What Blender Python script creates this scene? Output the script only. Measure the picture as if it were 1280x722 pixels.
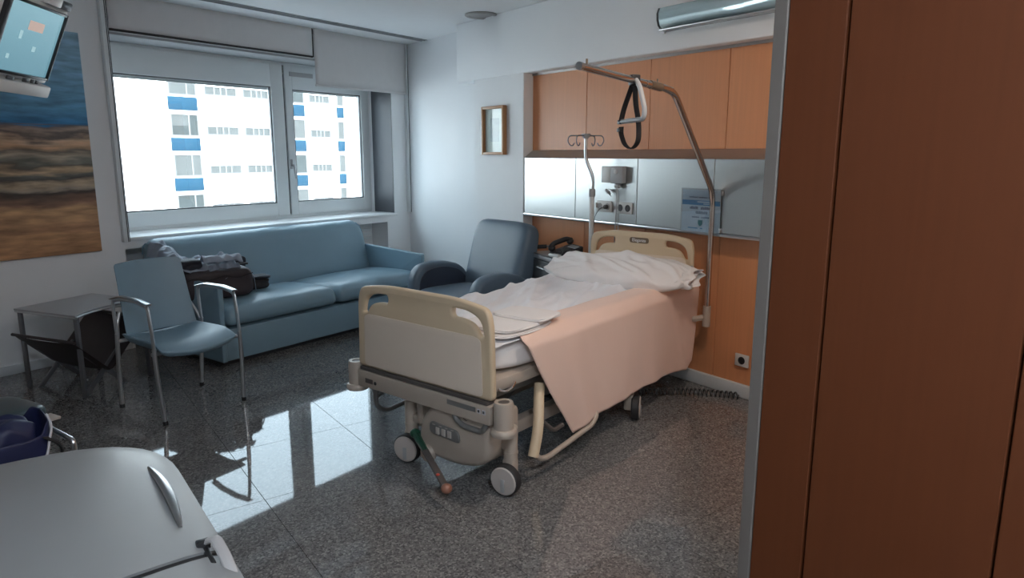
import bpy, bmesh, math, random
from mathutils import Vector, Matrix, noise
R = math.radians
random.seed(7)
for o in list(bpy.data.objects): bpy.data.objects.remove(o)
scn = bpy.context.scene
C = scn.collection

# ------------------------------------------------------------------ camera, sky, sun, exposure
cam_d = bpy.data.cameras.new('camera'); cam = bpy.data.objects.new('camera', cam_d); C.objects.link(cam)
cam_d.sensor_width = 36; cam_d.lens = 873/1280*36; cam_d.clip_start = .02; cam_d.clip_end = 400
cam.location = (0, 0, 1.6); cam.rotation_euler = (R(90-10.893), 0, R(35.96-90))
scn.camera = cam
w = bpy.data.worlds.new('sky'); scn.world = w; w.use_nodes = True
bg = w.node_tree.nodes['Background']; bg.inputs[0].default_value = (.70, .85, 1, 1); bg.inputs[1].default_value = 2.0
sd = bpy.data.lights.new('sun', 'SUN'); sd.energy = 8.0; sd.angle = R(3); sd.color = (.97, .98, 1)
sun = bpy.data.objects.new('sun', sd); C.objects.link(sun); sun.location = (0, -20, 40)
sun.rotation_euler = Vector((.35, .8, -.62)).to_track_quat('-Z', 'Y').to_euler()
pd = bpy.data.lights.new('window_portal', 'AREA'); pd.shape = 'RECTANGLE'; pd.size = 3.0; pd.size_y = 1.6
pd.cycles.is_portal = True
po = bpy.data.objects.new('window_portal', pd); C.objects.link(po); po.location = (4.28, 6.5, 1.74)
po.rotation_euler = Vector((0, -1, 0)).to_track_quat('-Z', 'Y').to_euler()
scn.view_settings.view_transform = 'Standard'; scn.view_settings.look = 'None'
scn.view_settings.gamma = 1; scn.view_settings.use_curve_mapping = False
scn.view_settings.exposure = 1.45
scn.cycles.max_bounces = 12; scn.cycles.diffuse_bounces = 8; scn.cycles.glossy_bounces = 6
scn.cycles.sample_clamp_indirect = 12; scn.cycles.caustics_reflective = False

# ------------------------------------------------------------------ frames
AL = R(17.2)                       # the bed-head wall runs 17 degrees off square to the window wall
U = Vector((math.sin(AL), math.cos(AL), 0)); NN = Vector((-math.cos(AL), math.sin(AL), 0))
HWROT = math.pi/2 - AL
def hw(s, D, z=0): return U*s - NN*D + Vector((0, 0, z))
BEDR = R(-.6); BO = (3.55, 2.35)   # bed frame: x along the bed to the head, y to the window
def bedw(x, y, z=0):
    c, s = math.cos(BEDR), math.sin(BEDR)
    return Vector((x*c-y*s, x*s+y*c, z))

# ------------------------------------------------------------------ materials
def newmat(name):
    m = bpy.data.materials.new(name); m.use_nodes = True
    nt = m.node_tree; return m, nt, nt.nodes, nt.links, nt.nodes['Principled BSDF']
def pbr(name, col, rough=.5, metal=0, var=.05, scale=12, bump=0, bscale=60, spec=.5, coat=0, sheen=0, stretch=None, aniso=0):
    m, nt, N, L, b = newmat(name)
    b.inputs['Roughness'].default_value = rough; b.inputs['Metallic'].default_value = metal
    b.inputs['Specular IOR Level'].default_value = spec
    if coat: b.inputs['Coat Weight'].default_value = coat; b.inputs['Coat Roughness'].default_value = .08
    if sheen: b.inputs['Sheen Weight'].default_value = sheen
    if aniso: b.inputs['Anisotropic'].default_value = aniso
    tc = N.new('ShaderNodeTexCoord'); co = tc.outputs['Object']
    if stretch:
        mp = N.new('ShaderNodeMapping'); mp.inputs['Scale'].default_value = stretch; L.new(co, mp.inputs[0]); co = mp.outputs[0]
    nz = N.new('ShaderNodeTexNoise'); nz.inputs['Scale'].default_value = scale; nz.inputs['Detail'].default_value = 4; L.new(co, nz.inputs['Vector'])
    mx = N.new('ShaderNodeMix'); mx.data_type = 'RGBA'
    mx.inputs[6].default_value = tuple(c*(1-var) for c in col)+(1,); mx.inputs[7].default_value = tuple(min(1, c*(1+var)) for c in col)+(1,)
    L.new(nz.outputs['Fac'], mx.inputs[0]); L.new(mx.outputs[2], b.inputs['Base Color'])
    if bump:
        n2 = N.new('ShaderNodeTexNoise'); n2.inputs['Scale'].default_value = bscale; n2.inputs['Detail'].default_value = 3; L.new(co, n2.inputs['Vector'])
        bp = N.new('ShaderNodeBump'); bp.inputs['Strength'].default_value = bump; bp.inputs['Distance'].default_value = .004
        L.new(n2.outputs['Fac'], bp.inputs['Height']); L.new(bp.outputs[0], b.inputs['Normal'])
    return m
def ramp(N, stops, interp='LINEAR'):
    r = N.new('ShaderNodeValToRGB'); r.color_ramp.interpolation = interp; e = r.color_ramp.elements
    e[0].position, e[0].color = stops[0][0], stops[0][1]+(1,); e[1].position, e[1].color = stops[-1][0], stops[-1][1]+(1,)
    for p, c in stops[1:-1]: k = e.new(p); k.color = c+(1,)
    return r

M = {}
M['wall'] = pbr('painted_wall', (.84, .855, .865), .75, bump=.04, bscale=180, var=.02, scale=3)
M['ceiling'] = pbr('ceiling_paint', (.88, .885, .89), .85, var=.02)
M['white_lac'] = pbr('white_lacquer', (.78, .79, .79), .35, var=.02)
M['upvc'] = pbr('window_frame_white', (.72, .76, .77), .35, var=.02)
M['blind'] = pbr('blind_fabric', (.66, .65, .65), .9, var=.04, bump=.05, bscale=400)
M['dark_gap'] = pbr('black_rubber', (.02, .02, .022), .6)
M['rev'] = pbr('grey_reveal_panel', (.05, .052, .06), .4, var=.1, scale=2)
M['teal'] = pbr('sofa_vinyl', (.195, .31, .385), .36, bump=.06, bscale=500, var=.05, scale=6)
M['teal_chair'] = pbr('chair_vinyl', (.18, .29, .37), .38, bump=.05, bscale=500, var=.04)
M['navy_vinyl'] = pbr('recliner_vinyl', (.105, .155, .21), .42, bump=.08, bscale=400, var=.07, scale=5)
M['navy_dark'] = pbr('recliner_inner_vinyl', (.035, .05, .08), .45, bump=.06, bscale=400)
M['green_vinyl'] = pbr('stool_vinyl', (.055, .085, .10), .3, bump=.05, bscale=400)
M['steel'] = pbr('satin_steel', (.55, .56, .57), .28, 1, var=.04)
M['grey_metal'] = pbr('grey_painted_metal', (.20, .205, .22), .38, .6, var=.05)
M['chrome'] = pbr('chrome', (.75, .75, .76), .12, 1, var=.02)
M['bronze'] = pbr('bronze_tinted_steel', (.56, .49, .45), .2, 1, var=.04)
M['inox'] = pbr('brushed_stainless', (.52, .545, .545), .33, 1, var=.04, scale=3, stretch=(140, 140, 1.5), bump=.02, bscale=3, aniso=.4)
M['alu_trim'] = pbr('aluminium_trim', (.42, .40, .38), .35, .85, var=.04)
M['beige'] = pbr('beige_bed_plastic', (.62, .50, .345), .38, var=.03)
M['beige_light'] = pbr('pale_bed_panel', (.72, .62, .52), .4, var=.02)
M['bed_metal'] = pbr('taupe_bed_metal', (.46, .40, .34), .4, .1, var=.04)
M['bed_grey'] = pbr('grey_bed_metal', (.24, .24, .235), .4, .4, var=.05)
M['bed_dark'] = pbr('dark_underbed', (.09, .08, .075), .5)
M['tyre'] = pbr('black_tyre', (.02, .02, .022), .6)
M['wheel'] = pbr('wheel_disc_plastic', (.50, .46, .43), .4)
M['sheet'] = pbr('white_linen', (.80, .82, .86), .85, bump=.05, bscale=700, var=.02, sheen=.2)
M['sheet2'] = pbr('white_cotton', (.80, .78, .77), .85, bump=.05, bscale=700, var=.02)
M['peach'] = pbr('salmon_coverlet', (.82, .60, .50), .88, bump=.06, bscale=600, var=.04, scale=4, sheen=.2)
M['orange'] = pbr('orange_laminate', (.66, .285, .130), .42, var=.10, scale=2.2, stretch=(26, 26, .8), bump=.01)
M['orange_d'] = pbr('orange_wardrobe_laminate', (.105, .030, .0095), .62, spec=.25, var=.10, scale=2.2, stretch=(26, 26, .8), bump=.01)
M['oak'] = pbr('oak_frame', (.40, .20, .09), .45, var=.15, stretch=(20, 20, 2))
M['paper'] = pbr('paper', (.82, .83, .82), .8, var=.02)
M['leather'] = pbr('brown_leather', (.032, .022, .022), .45, bump=.1, bscale=200, var=.1)
M['bagbrown'] = pbr('brown_bag_nylon', (.034, .026, .030), .6, bump=.3, bscale=40, var=.2, scale=14)
M['jacket'] = pbr('slate_jacket', (.27, .32, .39), .6, bump=.35, bscale=26, var=.35, scale=9)
M['jacket_d'] = pbr('jacket_lining', (.02, .023, .035), .7, bump=.2, bscale=30)
M['black'] = pbr('black_plastic', (.018, .019, .022), .35)
M['black_soft'] = pbr('black_webbing', (.015, .015, .017), .75)
M['dgrey'] = pbr('dark_grey_plastic', (.07, .075, .08), .4)
M['mgrey'] = pbr('mid_grey_plastic', (.38, .39, .40), .4)
M['table_grey'] = pbr('grey_table_top', (.36, .36, .37), .3, var=.03)
M['socket'] = pbr('socket_plastic', (.62, .63, .62), .35)
M['bluebag'] = pbr('navy_bag_fabric', (.010, .015, .062), .5, bump=.35, bscale=22, var=.3, scale=9)
M['bluebag_d'] = pbr('navy_bag_shadow_lining', (.005, .007, .03), .6)
M['whitetrim'] = pbr('white_piping', (.55, .56, .6), .5)
M['lid'] = pbr('pale_grey_moulded_plastic', (.235, .255, .265), .36, var=.03, scale=3)
M['tvwhite'] = pbr('tv_cabinet_white', (.62, .64, .64), .4)
M['green'] = pbr('green_plastic', (.012, .07, .04), .4)
M['red'] = pbr('red_plastic', (.45, .05, .03), .4)
M['rust'] = pbr('brown_plastic_knob', (.26, .12, .08), .45)
M['skirting'] = pbr('pale_skirting', (.60, .64, .66), .4)
M['fac_white'] = pbr('render_white', (.86, .86, .86), .9, var=.01)
M['fac_pink'] = pbr('render_offwhite', (.62, .60, .59), .9, var=.01)
M['fac_blue'] = pbr('blue_spandrel', (.014, .046, .078), .7, var=.06, spec=.1)
M['fac_frame'] = pbr('facade_window_frame', (.13, .13, .13), .8)
M['fac_glass'] = pbr('facade_glass', (.045, .052, .053), .6, var=.35, scale=.9, spec=.1)
M['fac_glass2'] = pbr('facade_glass_curtained', (.075, .08, .08), .7, var=.2, scale=1.3, spec=.1)
M['ground'] = pbr('asphalt', (.25, .25, .26), .9)
M['signblue'] = pbr('sign_blue', (.06, .26, .50), .5)
M['signpale'] = pbr('sign_pale_blue', (.50, .62, .72), .4)
M['signtext'] = pbr('sign_dark_print', (.10, .14, .22), .6)
M['signteal'] = pbr('sign_teal', (.03, .25, .30), .5)
M['badge'] = pbr('badge_brown', (.16, .12, .085), .4)
M['edge'] = pbr('wardrobe_edge_aluminium', (.17, .155, .14), .55, .2, var=.05)
M['lamp_cover'] = pbr('lamp_cover_acrylic', (.60, .74, .76), .16, .4, var=.2, scale=1.5, stretch=(1, 8, 8))
M['downlight'] = pbr('downlight_glass', (.40, .44, .46), .25)

def floor_mat():
    m, nt, N, L, b = newmat('polished_terrazzo')
    g = N.new('ShaderNodeNewGeometry')
    v = N.new('ShaderNodeTexVoronoi'); v.inputs['Scale'].default_value = 120; L.new(g.outputs['Position'], v.inputs['Vector'])
    sep = N.new('ShaderNodeSeparateColor'); L.new(v.outputs['Color'], sep.inputs[0])
    r = ramp(N, [(0, (.035, .035, .038)), (.24, (.07, .07, .073)), (.32, (.13, .13, .13)), (.72, (.18, .18, .18)), (.86, (.26, .26, .255)), (1, (.37, .37, .36))])
    L.new(sep.outputs[0], r.inputs[0])
    v2 = N.new('ShaderNodeTexVoronoi'); v2.inputs['Scale'].default_value = 280; L.new(g.outputs['Position'], v2.inputs['Vector'])
    s2 = N.new('ShaderNodeSeparateColor'); L.new(v2.outputs['Color'], s2.inputs[0])
    r2 = ramp(N, [(0, (.075, .075, .075)), (.5, (.14, .14, .14)), (1, (.23, .23, .23))]); L.new(s2.outputs[1], r2.inputs[0])
    mx = N.new('ShaderNodeMix'); mx.data_type = 'RGBA'; mx.inputs[0].default_value = .45
    L.new(r.outputs[0], mx.inputs[6]); L.new(r2.outputs[0], mx.inputs[7])
    oi = N.new('ShaderNodeObjectInfo'); hv = N.new('ShaderNodeHueSaturation')
    mr = N.new('ShaderNodeMapRange'); mr.inputs[3].default_value = .92; mr.inputs[4].default_value = 1.06
    L.new(oi.outputs['Random'], mr.inputs[0]); L.new(mr.outputs[0], hv.inputs['Value']); L.new(mx.outputs[2], hv.inputs['Color'])
    L.new(hv.outputs[0], b.inputs['Base Color'])
    b.inputs['Roughness'].default_value = .035; b.inputs['IOR'].default_value = 1.62
    return m
M['floor'] = floor_mat()
M['grout'] = pbr('tile_grout', (.10, .10, .10), .7)

def glass_mat(name, tint=(1, 1, 1), gl=.07):
    m, nt, N, L, b = newmat(name); N.remove(b)
    t = N.new('ShaderNodeBsdfTransparent'); t.inputs[0].default_value = tint+(1,)
    g = N.new('ShaderNodeBsdfGlossy'); g.inputs['Roughness'].default_value = .01
    x = N.new('ShaderNodeMixShader'); x.inputs[0].default_value = gl
    L.new(t.outputs[0], x.inputs[1]); L.new(g.outputs[0], x.inputs[2]); L.new(x.outputs[0], N['Material Output'].inputs[0])
    return m
M['glass'] = glass_mat('clear_glass', (.95, .98, .97), .05)
M['acrylic'] = glass_mat('clear_acrylic', (.9, .93, .95), .10)

def painting_mat():
    m, nt, N, L, b = newmat('landscape_painting')
    tc = N.new('ShaderNodeTexCoord'); sx = N.new('ShaderNodeSeparateXYZ'); L.new(tc.outputs['Object'], sx.inputs[0])
    mp = N.new('ShaderNodeMapping'); mp.inputs['Scale'].default_value = (1.6, 1, 7); L.new(tc.outputs['Object'], mp.inputs[0])
    n1 = N.new('ShaderNodeTexNoise'); n1.inputs['Scale'].default_value = 1.5; n1.inputs['Detail'].default_value = 5; L.new(mp.outputs[0], n1.inputs['Vector'])
    # height along the canvas (0..1), wobbled by the noise only below the horizon
    h = N.new('ShaderNodeMapRange'); h.inputs[1].default_value = 0; h.inputs[2].default_value = 1.65; L.new(sx.outputs['Z'], h.inputs[0])
    lo = N.new('ShaderNodeMath'); lo.operation = 'LESS_THAN'; lo.inputs[1].default_value = .585; L.new(h.outputs[0], lo.inputs[0])
    wv = N.new('ShaderNodeMath'); wv.operation = 'MULTIPLY_ADD'; wv.inputs[1].default_value = .13; wv.inputs[2].default_value = -.065; L.new(n1.outputs['Fac'], wv.inputs[0])
    wm = N.new('ShaderNodeMath'); wm.operation = 'MULTIPLY'; L.new(wv.outputs[0], wm.inputs[0]); L.new(lo.outputs[0], wm.inputs[1])
    ad = N.new('ShaderNodeMath'); ad.operation = 'ADD'; L.new(h.outputs[0], ad.inputs[0]); L.new(wm.outputs[0], ad.inputs[1])
    sky1, sky2 = (.12, .33, .52), (.27, .44, .56)
    st = [(0, (0.478, 0.246, 0.123)), (.10, (0.522, 0.290, 0.145)), (.11, (0.435, 0.232, 0.123)), (.21, (0.609, 0.362, 0.189)), (.235, (0.261, 0.145, 0.094)), (.27, (0.102, 0.072, 0.058)),
          (.285, (0.072, 0.058, 0.051)), (.30, (0.362, 0.304, 0.246)), (.325, (0.522, 0.392, 0.261)), (.345, (0.087, 0.080, 0.072)), (.365, (0.145, 0.145, 0.131)), (.385, (0.580, 0.406, 0.246)),
          (.41, (0.131, 0.109, 0.087)), (.425, (0.189, 0.189, 0.160)), (.45, (0.478, 0.392, 0.290)), (.475, (0.160, 0.138, 0.116)), (.495, (0.580, 0.348, 0.203)), (.52, (0.638, 0.435, 0.290)),
          (.54, (0.116, 0.094, 0.087)), (.565, (0.435, 0.319, 0.246)), (.585, (0.189, 0.160, 0.160)), (.592, (.035, .20, .42)), (.66, sky1), (1, sky2)]
    r = ramp(N, st); L.new(ad.outputs[0], r.inputs[0])
    mp2 = N.new('ShaderNodeMapping'); mp2.inputs['Scale'].default_value = (2, 1, 10); L.new(tc.outputs['Object'], mp2.inputs[0])
    n2 = N.new('ShaderNodeTexNoise'); n2.inputs['Scale'].default_value = 2.2; n2.inputs['Detail'].default_value = 6; L.new(mp2.outputs[0], n2.inputs['Vector'])
    hv = N.new('ShaderNodeHueSaturation'); mr = N.new('ShaderNodeMapRange'); mr.inputs[1].default_value = .3; mr.inputs[2].default_value = .7
    mr.inputs[3].default_value = .6; mr.inputs[4].default_value = 1.35
    L.new(n2.outputs['Fac'], mr.inputs[0]); L.new(mr.outputs[0], hv.inputs['Value']); L.new(r.outputs[0], hv.inputs['Color'])
    L.new(hv.outputs[0], b.inputs['Base Color']); b.inputs['Roughness'].default_value = .6
    return m
M['painting'] = painting_mat()
def screen_mat():  # cyan glow stands in for the room mirrored in the screen
    m, nt, N, L, b = newmat('screen_reflection_glow')
    tc = N.new('ShaderNodeTexCoord'); sx = N.new('ShaderNodeSeparateXYZ'); L.new(tc.outputs['Generated'], sx.inputs[0])
    r = ramp(N, [(0, (.12, .25, .31)), (.5, (.15, .30, .36)), (1, (.20, .36, .42))]); L.new(sx.outputs['Z'], r.inputs[0])
    L.new(r.outputs[0], b.inputs['Emission Color']); b.inputs['Emission Strength'].default_value = .42
    b.inputs['Base Color'].default_value = (.02, .03, .035, 1); b.inputs['Roughness'].default_value = .15
    return m
M['screen'] = screen_mat()
def emit(name, col, s):
    m, nt, N, L, b = newmat(name)
    b.inputs['Base Color'].default_value = (.02, .02, .02, 1); b.inputs['Emission Color'].default_value = col+(1,); b.inputs['Emission Strength'].default_value = s
    return m
M['refl_orange'] = emit('screen_orange_reflection', (.40, .30, .26), .45)  # glowing colours for reflections painted onto the TV screen
M['refl_pale'] = emit('screen_pale_reflection', (.28, .44, .48), .45)

# ------------------------------------------------------------------ mesh helpers
def merge(bm, tmp, mat=None):
    if mat is not None: bmesh.ops.transform(tmp, matrix=mat, verts=tmp.verts)
    me = bpy.data.meshes.new('t'); tmp.to_mesh(me); tmp.free(); bm.from_mesh(me); bpy.data.meshes.remove(me)
    return bm
def BM(): return bmesh.new()
def tr(x=0, y=0, z=0, rx=0, ry=0, rz=0):
    from mathutils import Euler
    return Matrix.Translation((x, y, z)) @ Euler((rx, ry, rz)).to_matrix().to_4x4()
def box(bm, x0, x1, y0, y1, z0, z1, bev=0, seg=2, mat=None):
    t = bmesh.new(); bmesh.ops.create_cube(t, size=1)
    bmesh.ops.transform(t, matrix=Matrix.Translation(((x0+x1)/2, (y0+y1)/2, (z0+z1)/2)) @ Matrix.Diagonal((x1-x0, y1-y0, z1-z0, 1)), verts=t.verts)
    if bev: bmesh.ops.bevel(t, geom=list(t.edges), offset=bev, segments=seg, profile=.5, affect='EDGES')
    return merge(bm, t, mat)
def cyl(bm, p0, p1, r0, r1=None, n=20, cap=True):
    p0, p1 = Vector(p0), Vector(p1); d = p1-p0
    t = bmesh.new(); bmesh.ops.create_cone(t, cap_ends=cap, segments=n, radius1=r0, radius2=r0 if r1 is None else r1, depth=d.length)
    return merge(bm, t, Matrix.Translation((p0+p1)/2) @ d.to_track_quat('Z', 'Y').to_matrix().to_4x4())
def ball(bm, c, rx, ry=None, rz=None, n=16, mat=None):
    t = bmesh.new(); bmesh.ops.create_uvsphere(t, u_segments=n*2, v_segments=n, radius=1)
    m = Matrix.Translation(c) @ Matrix.Diagonal((rx, ry or rx, rz or rx, 1))
    return merge(bm, t, mat @ m if mat else m)
def fillet(pts, r, n=6):
    pts = [Vector(p) for p in pts]; out = [pts[0]]
    for a, b, c in zip(pts, pts[1:], pts[2:]):
        u, v = (a-b), (c-b); rr = min(r, u.length*.48, v.length*.48)
        p, q = b+u.normalized()*rr, b+v.normalized()*rr
        for k in range(n+1):
            t = k/n; out.append(p*(1-t)**2 + b*2*t*(1-t) + q*t*t)
    out.append(pts[-1]); return out
def tube(bm, pts, r, n=10, closed=False, flat=None):
    pts = [Vector(p) for p in pts]; m = len(pts); rings = []
    up = None
    for i, p in enumerate(pts):
        if closed: d = pts[(i+1) % m]-pts[i-1]
        else: d = pts[min(i+1, m-1)]-pts[max(i-1, 0)]
        d.normalize()
        if up is None: up = Vector((0, 0, 1)) if abs(d.z) < .9 else Vector((1, 0, 0))
        sd_ = d.cross(up).normalized(); up = sd_.cross(d).normalized()
        rr = r[i] if isinstance(r, (list, tuple)) else r
        ra, rb = (rr, rr) if not flat else (rr*flat[0], rr*flat[1])
        rings.append([bm.verts.new(p + sd_*ra*math.cos(2*math.pi*k/n) + up*rb*math.sin(2*math.pi*k/n)) for k in range(n)])
    for i in range(m if closed else m-1):
        a, b = rings[i], rings[(i+1) % m]
        for k in range(n): bm.faces.new((a[k], a[(k+1) % n], b[(k+1) % n], b[k]))
    if not closed: bm.faces.new(rings[0][::-1]); bm.faces.new(rings[-1])
    return bm
def lathe(bm, prof, n=28, mat=None):
    t = bmesh.new(); rings = []
    for r, z in prof: rings.append([t.verts.new((r*math.cos(2*math.pi*k/n), r*math.sin(2*math.pi*k/n), z)) for k in range(n)])
    for a, b in zip(rings, rings[1:]):
        for k in range(n): t.faces.new((a[k], a[(k+1) % n], b[(k+1) % n], b[k]))
    t.faces.new(rings[0][::-1]); t.faces.new(rings[-1])
    return merge(bm, t, mat)
def grid(bm, nu, nv, f):
    vs = [[bm.verts.new(f(i/nu, j/nv)) for j in range(nv+1)] for i in range(nu+1)]
    for i in range(nu):
        for j in range(nv): bm.faces.new((vs[i][j], vs[i+1][j], vs[i+1][j+1], vs[i][j+1]))
    return vs
def rpoly(pts, n=6):           # pts: (x, y, corner radius)
    out = []; m = len(pts)
    for i in range(m):
        a, b, c = Vector(pts[i-1][:2]), Vector(pts[i][:2]), Vector(pts[(i+1) % m][:2]); r = pts[i][2]
        if r <= 0: out.append(b); continue
        u, v = a-b, c-b; rr = min(r, u.length*.49, v.length*.49); p, q = b+u.normalized()*rr, b+v.normalized()*rr
        for k in range(n+1):
            t = k/n; out.append(p*(1-t)**2 + b*2*t*(1-t) + q*t*t)
    return out
def plate(bm, outline, holes=(), th=.03, bev=.006, mat=None):      # flat outline in local XY, thickness along Z, rounded rims
    cu = bpy.data.curves.new('p', 'CURVE'); cu.dimensions = '2D'; cu.fill_mode = 'BOTH'; cu.extrude = max(th/2-bev, .0005); cu.bevel_depth = bev; cu.bevel_resolution = 2
    if bev: cu.offset = -bev
    for pl in [outline]+list(holes):
        s = cu.splines.new('POLY'); s.points.add(len(pl)-1); s.use_cyclic_u = True
        for p, q in zip(s.points, pl): p.co = (q[0], q[1], 0, 1)
    o = bpy.data.objects.new('p', cu); C.objects.link(o); dg = bpy.context.evaluated_depsgraph_get()
    me = bpy.data.meshes.new_from_object(o.evaluated_get(dg)); bpy.data.objects.remove(o); bpy.data.curves.remove(cu)
    t = bmesh.new(); t.from_mesh(me); bpy.data.meshes.remove(me)
    bmesh.ops.remove_doubles(t, verts=t.verts, dist=1e-5)
    return merge(bm, t, mat)
def text(bm, s, size, mat, th=.001):
    cu = bpy.data.curves.new('t', 'FONT'); cu.body = s; cu.size = size; cu.align_x = 'CENTER'; cu.align_y = 'CENTER'; cu.extrude = th
    o = bpy.data.objects.new('t', cu); C.objects.link(o); dg = bpy.context.evaluated_depsgraph_get()
    me = bpy.data.meshes.new_from_object(o.evaluated_get(dg)); bpy.data.objects.remove(o); bpy.data.curves.remove(cu)
    t = bmesh.new(); t.from_mesh(me); bpy.data.meshes.remove(me); return merge(bm, t, mat)
# local axes for plates: YZ plate (thickness along X) and XZ plate (thickness along Y)
PYZ = Matrix(((0, 0, 1, 0), (1, 0, 0, 0), (0, 1, 0, 0), (0, 0, 0, 1)))
PXZ = Matrix(((1, 0, 0, 0), (0, 0, -1, 0), (0, 1, 0, 0), (0, 0, 0, 1)))
def obj(name, bm, mat, parent=None, ang=35, sub=0, solid=0, label=None, kind=None):
    bmesh.ops.recalc_face_normals(bm, faces=bm.faces)
    me = bpy.data.meshes.new(name); bm.to_mesh(me); bm.free()
    me.materials.append(M[mat] if isinstance(mat, str) else mat)
    me.shade_smooth(); me.set_sharp_from_angle(angle=R(ang))
    o = bpy.data.objects.new(name, me); C.objects.link(o)
    if parent: o.parent = parent
    if solid: k = o.modifiers.new('s', 'SOLIDIFY'); k.thickness = solid; k.offset = -1
    if sub: k = o.modifiers.new('u', 'SUBSURF'); k.levels = sub; k.render_levels = sub
    if label: o['label'] = label
    if kind: o['kind'] = kind
    return o
def thing(name, label, cat, loc=(0, 0, 0), rz=0, group=None):
    o = bpy.data.objects.new(name, None); C.objects.link(o); o.location = loc; o.rotation_euler = (0, 0, rz); o.empty_display_size = .05
    o['label'] = label; o['category'] = cat
    if group: o['group'] = group
    return o
def tag(o, label, cat, group=None, loc=None, rz=None):
    o['label'] = label; o['category'] = cat
    if group: o['group'] = group
    if loc is not None: o.location = loc
    if rz is not None: o.rotation_euler = (0, 0, rz)
    return o
def struct(name, bm, mat, rz=0, loc=(0, 0, 0), label=None):
    o = obj(name, bm, mat); o['kind'] = 'structure'; o.rotation_euler = (0, 0, rz); o.location = loc
    if label: o['label'] = label
    return o
def dup(o, parent=None):
    c = o.copy(); C.objects.link(c); c.parent = parent
    for ch in list(o.children): dup(ch, c)
    return c
def link_copy(src, name, loc, parent, rz=0):
    c = bpy.data.objects.new(name, src); C.objects.link(c); c.location = loc; c.rotation_euler = (0, 0, rz); c.parent = parent; return c

# ------------------------------------------------------------------ room shell
YW = 5.915; ZC = 2.827; XL = -.3; YB = -1.8; DH = 3.92
XR_S = 1.06
P_corner = (6.12, YW)
room = [Vector((XL, YB, 0)), hw(-1.2, 2.2), hw(.9, 2.2), hw(.9, DH+.2), hw(7.7, DH+.2), Vector((6.3, YW+.02, 0)), Vector((XL, YW+.02, 0))]
# floor: slab and terrazzo tiles laid square to the bed-head wall
b = BM(); box(b, -.6, 7.2, -2.3, 6.5, -.2, -.012); floor = struct('floor', b, 'grout', label='grey terrazzo floor with polished tiles')
TA = R(18.7); tu = Vector((math.sin(TA), math.cos(TA), 0)); tv = Vector((math.cos(TA), -math.sin(TA), 0))
TS = .652
def clip(poly, hull):
    out = poly
    for a, c in zip(hull, hull[1:]+hull[:1]):
        e = c-a; inp, out = out, []
        for i in range(len(inp)):
            p, q = inp[i-1], inp[i]
            dp = e.x*(p.y-a.y)-e.y*(p.x-a.x); dq = e.x*(q.y-a.y)-e.y*(q.x-a.x)
            if (dp >= 0) != (dq >= 0): out.append(p+(q-p)*(dp/(dp-dq)))
            if dq >= 0: out.append(q)
        if len(out) < 3: return []
    return out
hull = [Vector((XL, YB, 0)), hw(-1.2, 2.2), hw(.2, DH), hw(7.446, DH+.13), Vector((XL, YW, 0))]
full = None
def tile_mesh(poly):
    t = BM(); lo = [t.verts.new((p.x, p.y, -.02)) for p in poly]; cc = sum(poly, Vector())/len(poly)
    g = .0016
    hi = [t.verts.new((p.x, p.y, -.0015)) for p in poly]; tp = [t.verts.new((p.x+(cc.x-p.x)*.0025, p.y+(cc.y-p.y)*.0025, 0)) for p in poly]
    n = len(poly)
    for i in range(n):
        j = (i+1) % n; t.faces.new((lo[i], lo[j], hi[j], hi[i])); t.faces.new((hi[i], hi[j], tp[j], tp[i]))
    t.faces.new(tp); bmesh.ops.recalc_face_normals(t, faces=t.faces)
    me = bpy.data.meshes.new('floor_tile'); t.to_mesh(me); t.free(); me.materials.append(M['floor']); return me
for i in range(-6, 9):
    for j in range(-7, 12):
        n0 = .8125+i*TS; u0 = 2.51+j*TS-4*TS; g = .0009
        ctr = tv*(n0+TS/2)+tu*(u0+TS/2)
        sq = [tv*a+tu*c for a, c in ((-TS/2+g, -TS/2+g), (TS/2-g, -TS/2+g), (TS/2-g, TS/2-g), (-TS/2+g, TS/2-g))]
        cl = clip([p+ctr for p in sq], hull)
        if not cl: continue
        if len(cl) == 4 and all((a-(c+ctr)).length < 1e-6 for a, c in zip(sorted(cl, key=lambda v: (round(v.x, 5), v.y)), sorted(sq, key=lambda v: (round(v.x, 5), v.y)))):
            if full is None: full = tile_mesh(sq)
            link_copy(full, 'floor_tile', ctr, floor)
        else:
            link_copy(tile_mesh([p-ctr for p in cl]), 'floor_tile', ctr, floor)
b = BM(); box(b, -.6, 7.2, -2.3, 6.6, ZC, ZC+.2); ceiling = struct('ceiling', b, 'ceiling', label='plain white ceiling')
b = BM(); box(b, XL-.2, XL, YB-.2, YW+.5, 0, ZC); struct('wall_left', b, 'wall')
b = BM(); box(b, XL, 2.3, YB-.2, YB, 0, ZC); struct('wall_back', b, 'wall')
# far wall with the window opening
b = BM(); box(b, XL, 2.745, YW, 6.5, 0, ZC); box(b, 5.82, 6.7, YW, 6.5, 0, ZC); box(b, 2.745, 5.82, YW, 6.5, 2.545, ZC)
box(b, 2.745, 5.82, 6.18, 6.5, 0, .93); box(b, 5.70, 5.82, YW, 6.18, 0, .835); box(b, 2.745, 5.82, YW, 6.18, .835, .905)
struct('wall_far', b, 'wall', label='white window wall with a shallow recess under the sill')
b = BM(); box(b, 2.72, 5.84, YW-.03, 6.30, .905, .932, .006); struct('trim_1', b, 'white_lac', label='white window sill board')
b = BM(); box(b, 5.815, 5.822, YW+.004, 6.24, .934, 2.50); struct('trim_2', b, 'rev', label='dark grey window reveal lining')
b = BM(); box(b, 2.75, 5.815, YW+.01, 6.36, 2.526, 2.5455); struct('trim_5', b, 'mgrey', label='grey lining under the window lintel')
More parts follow.
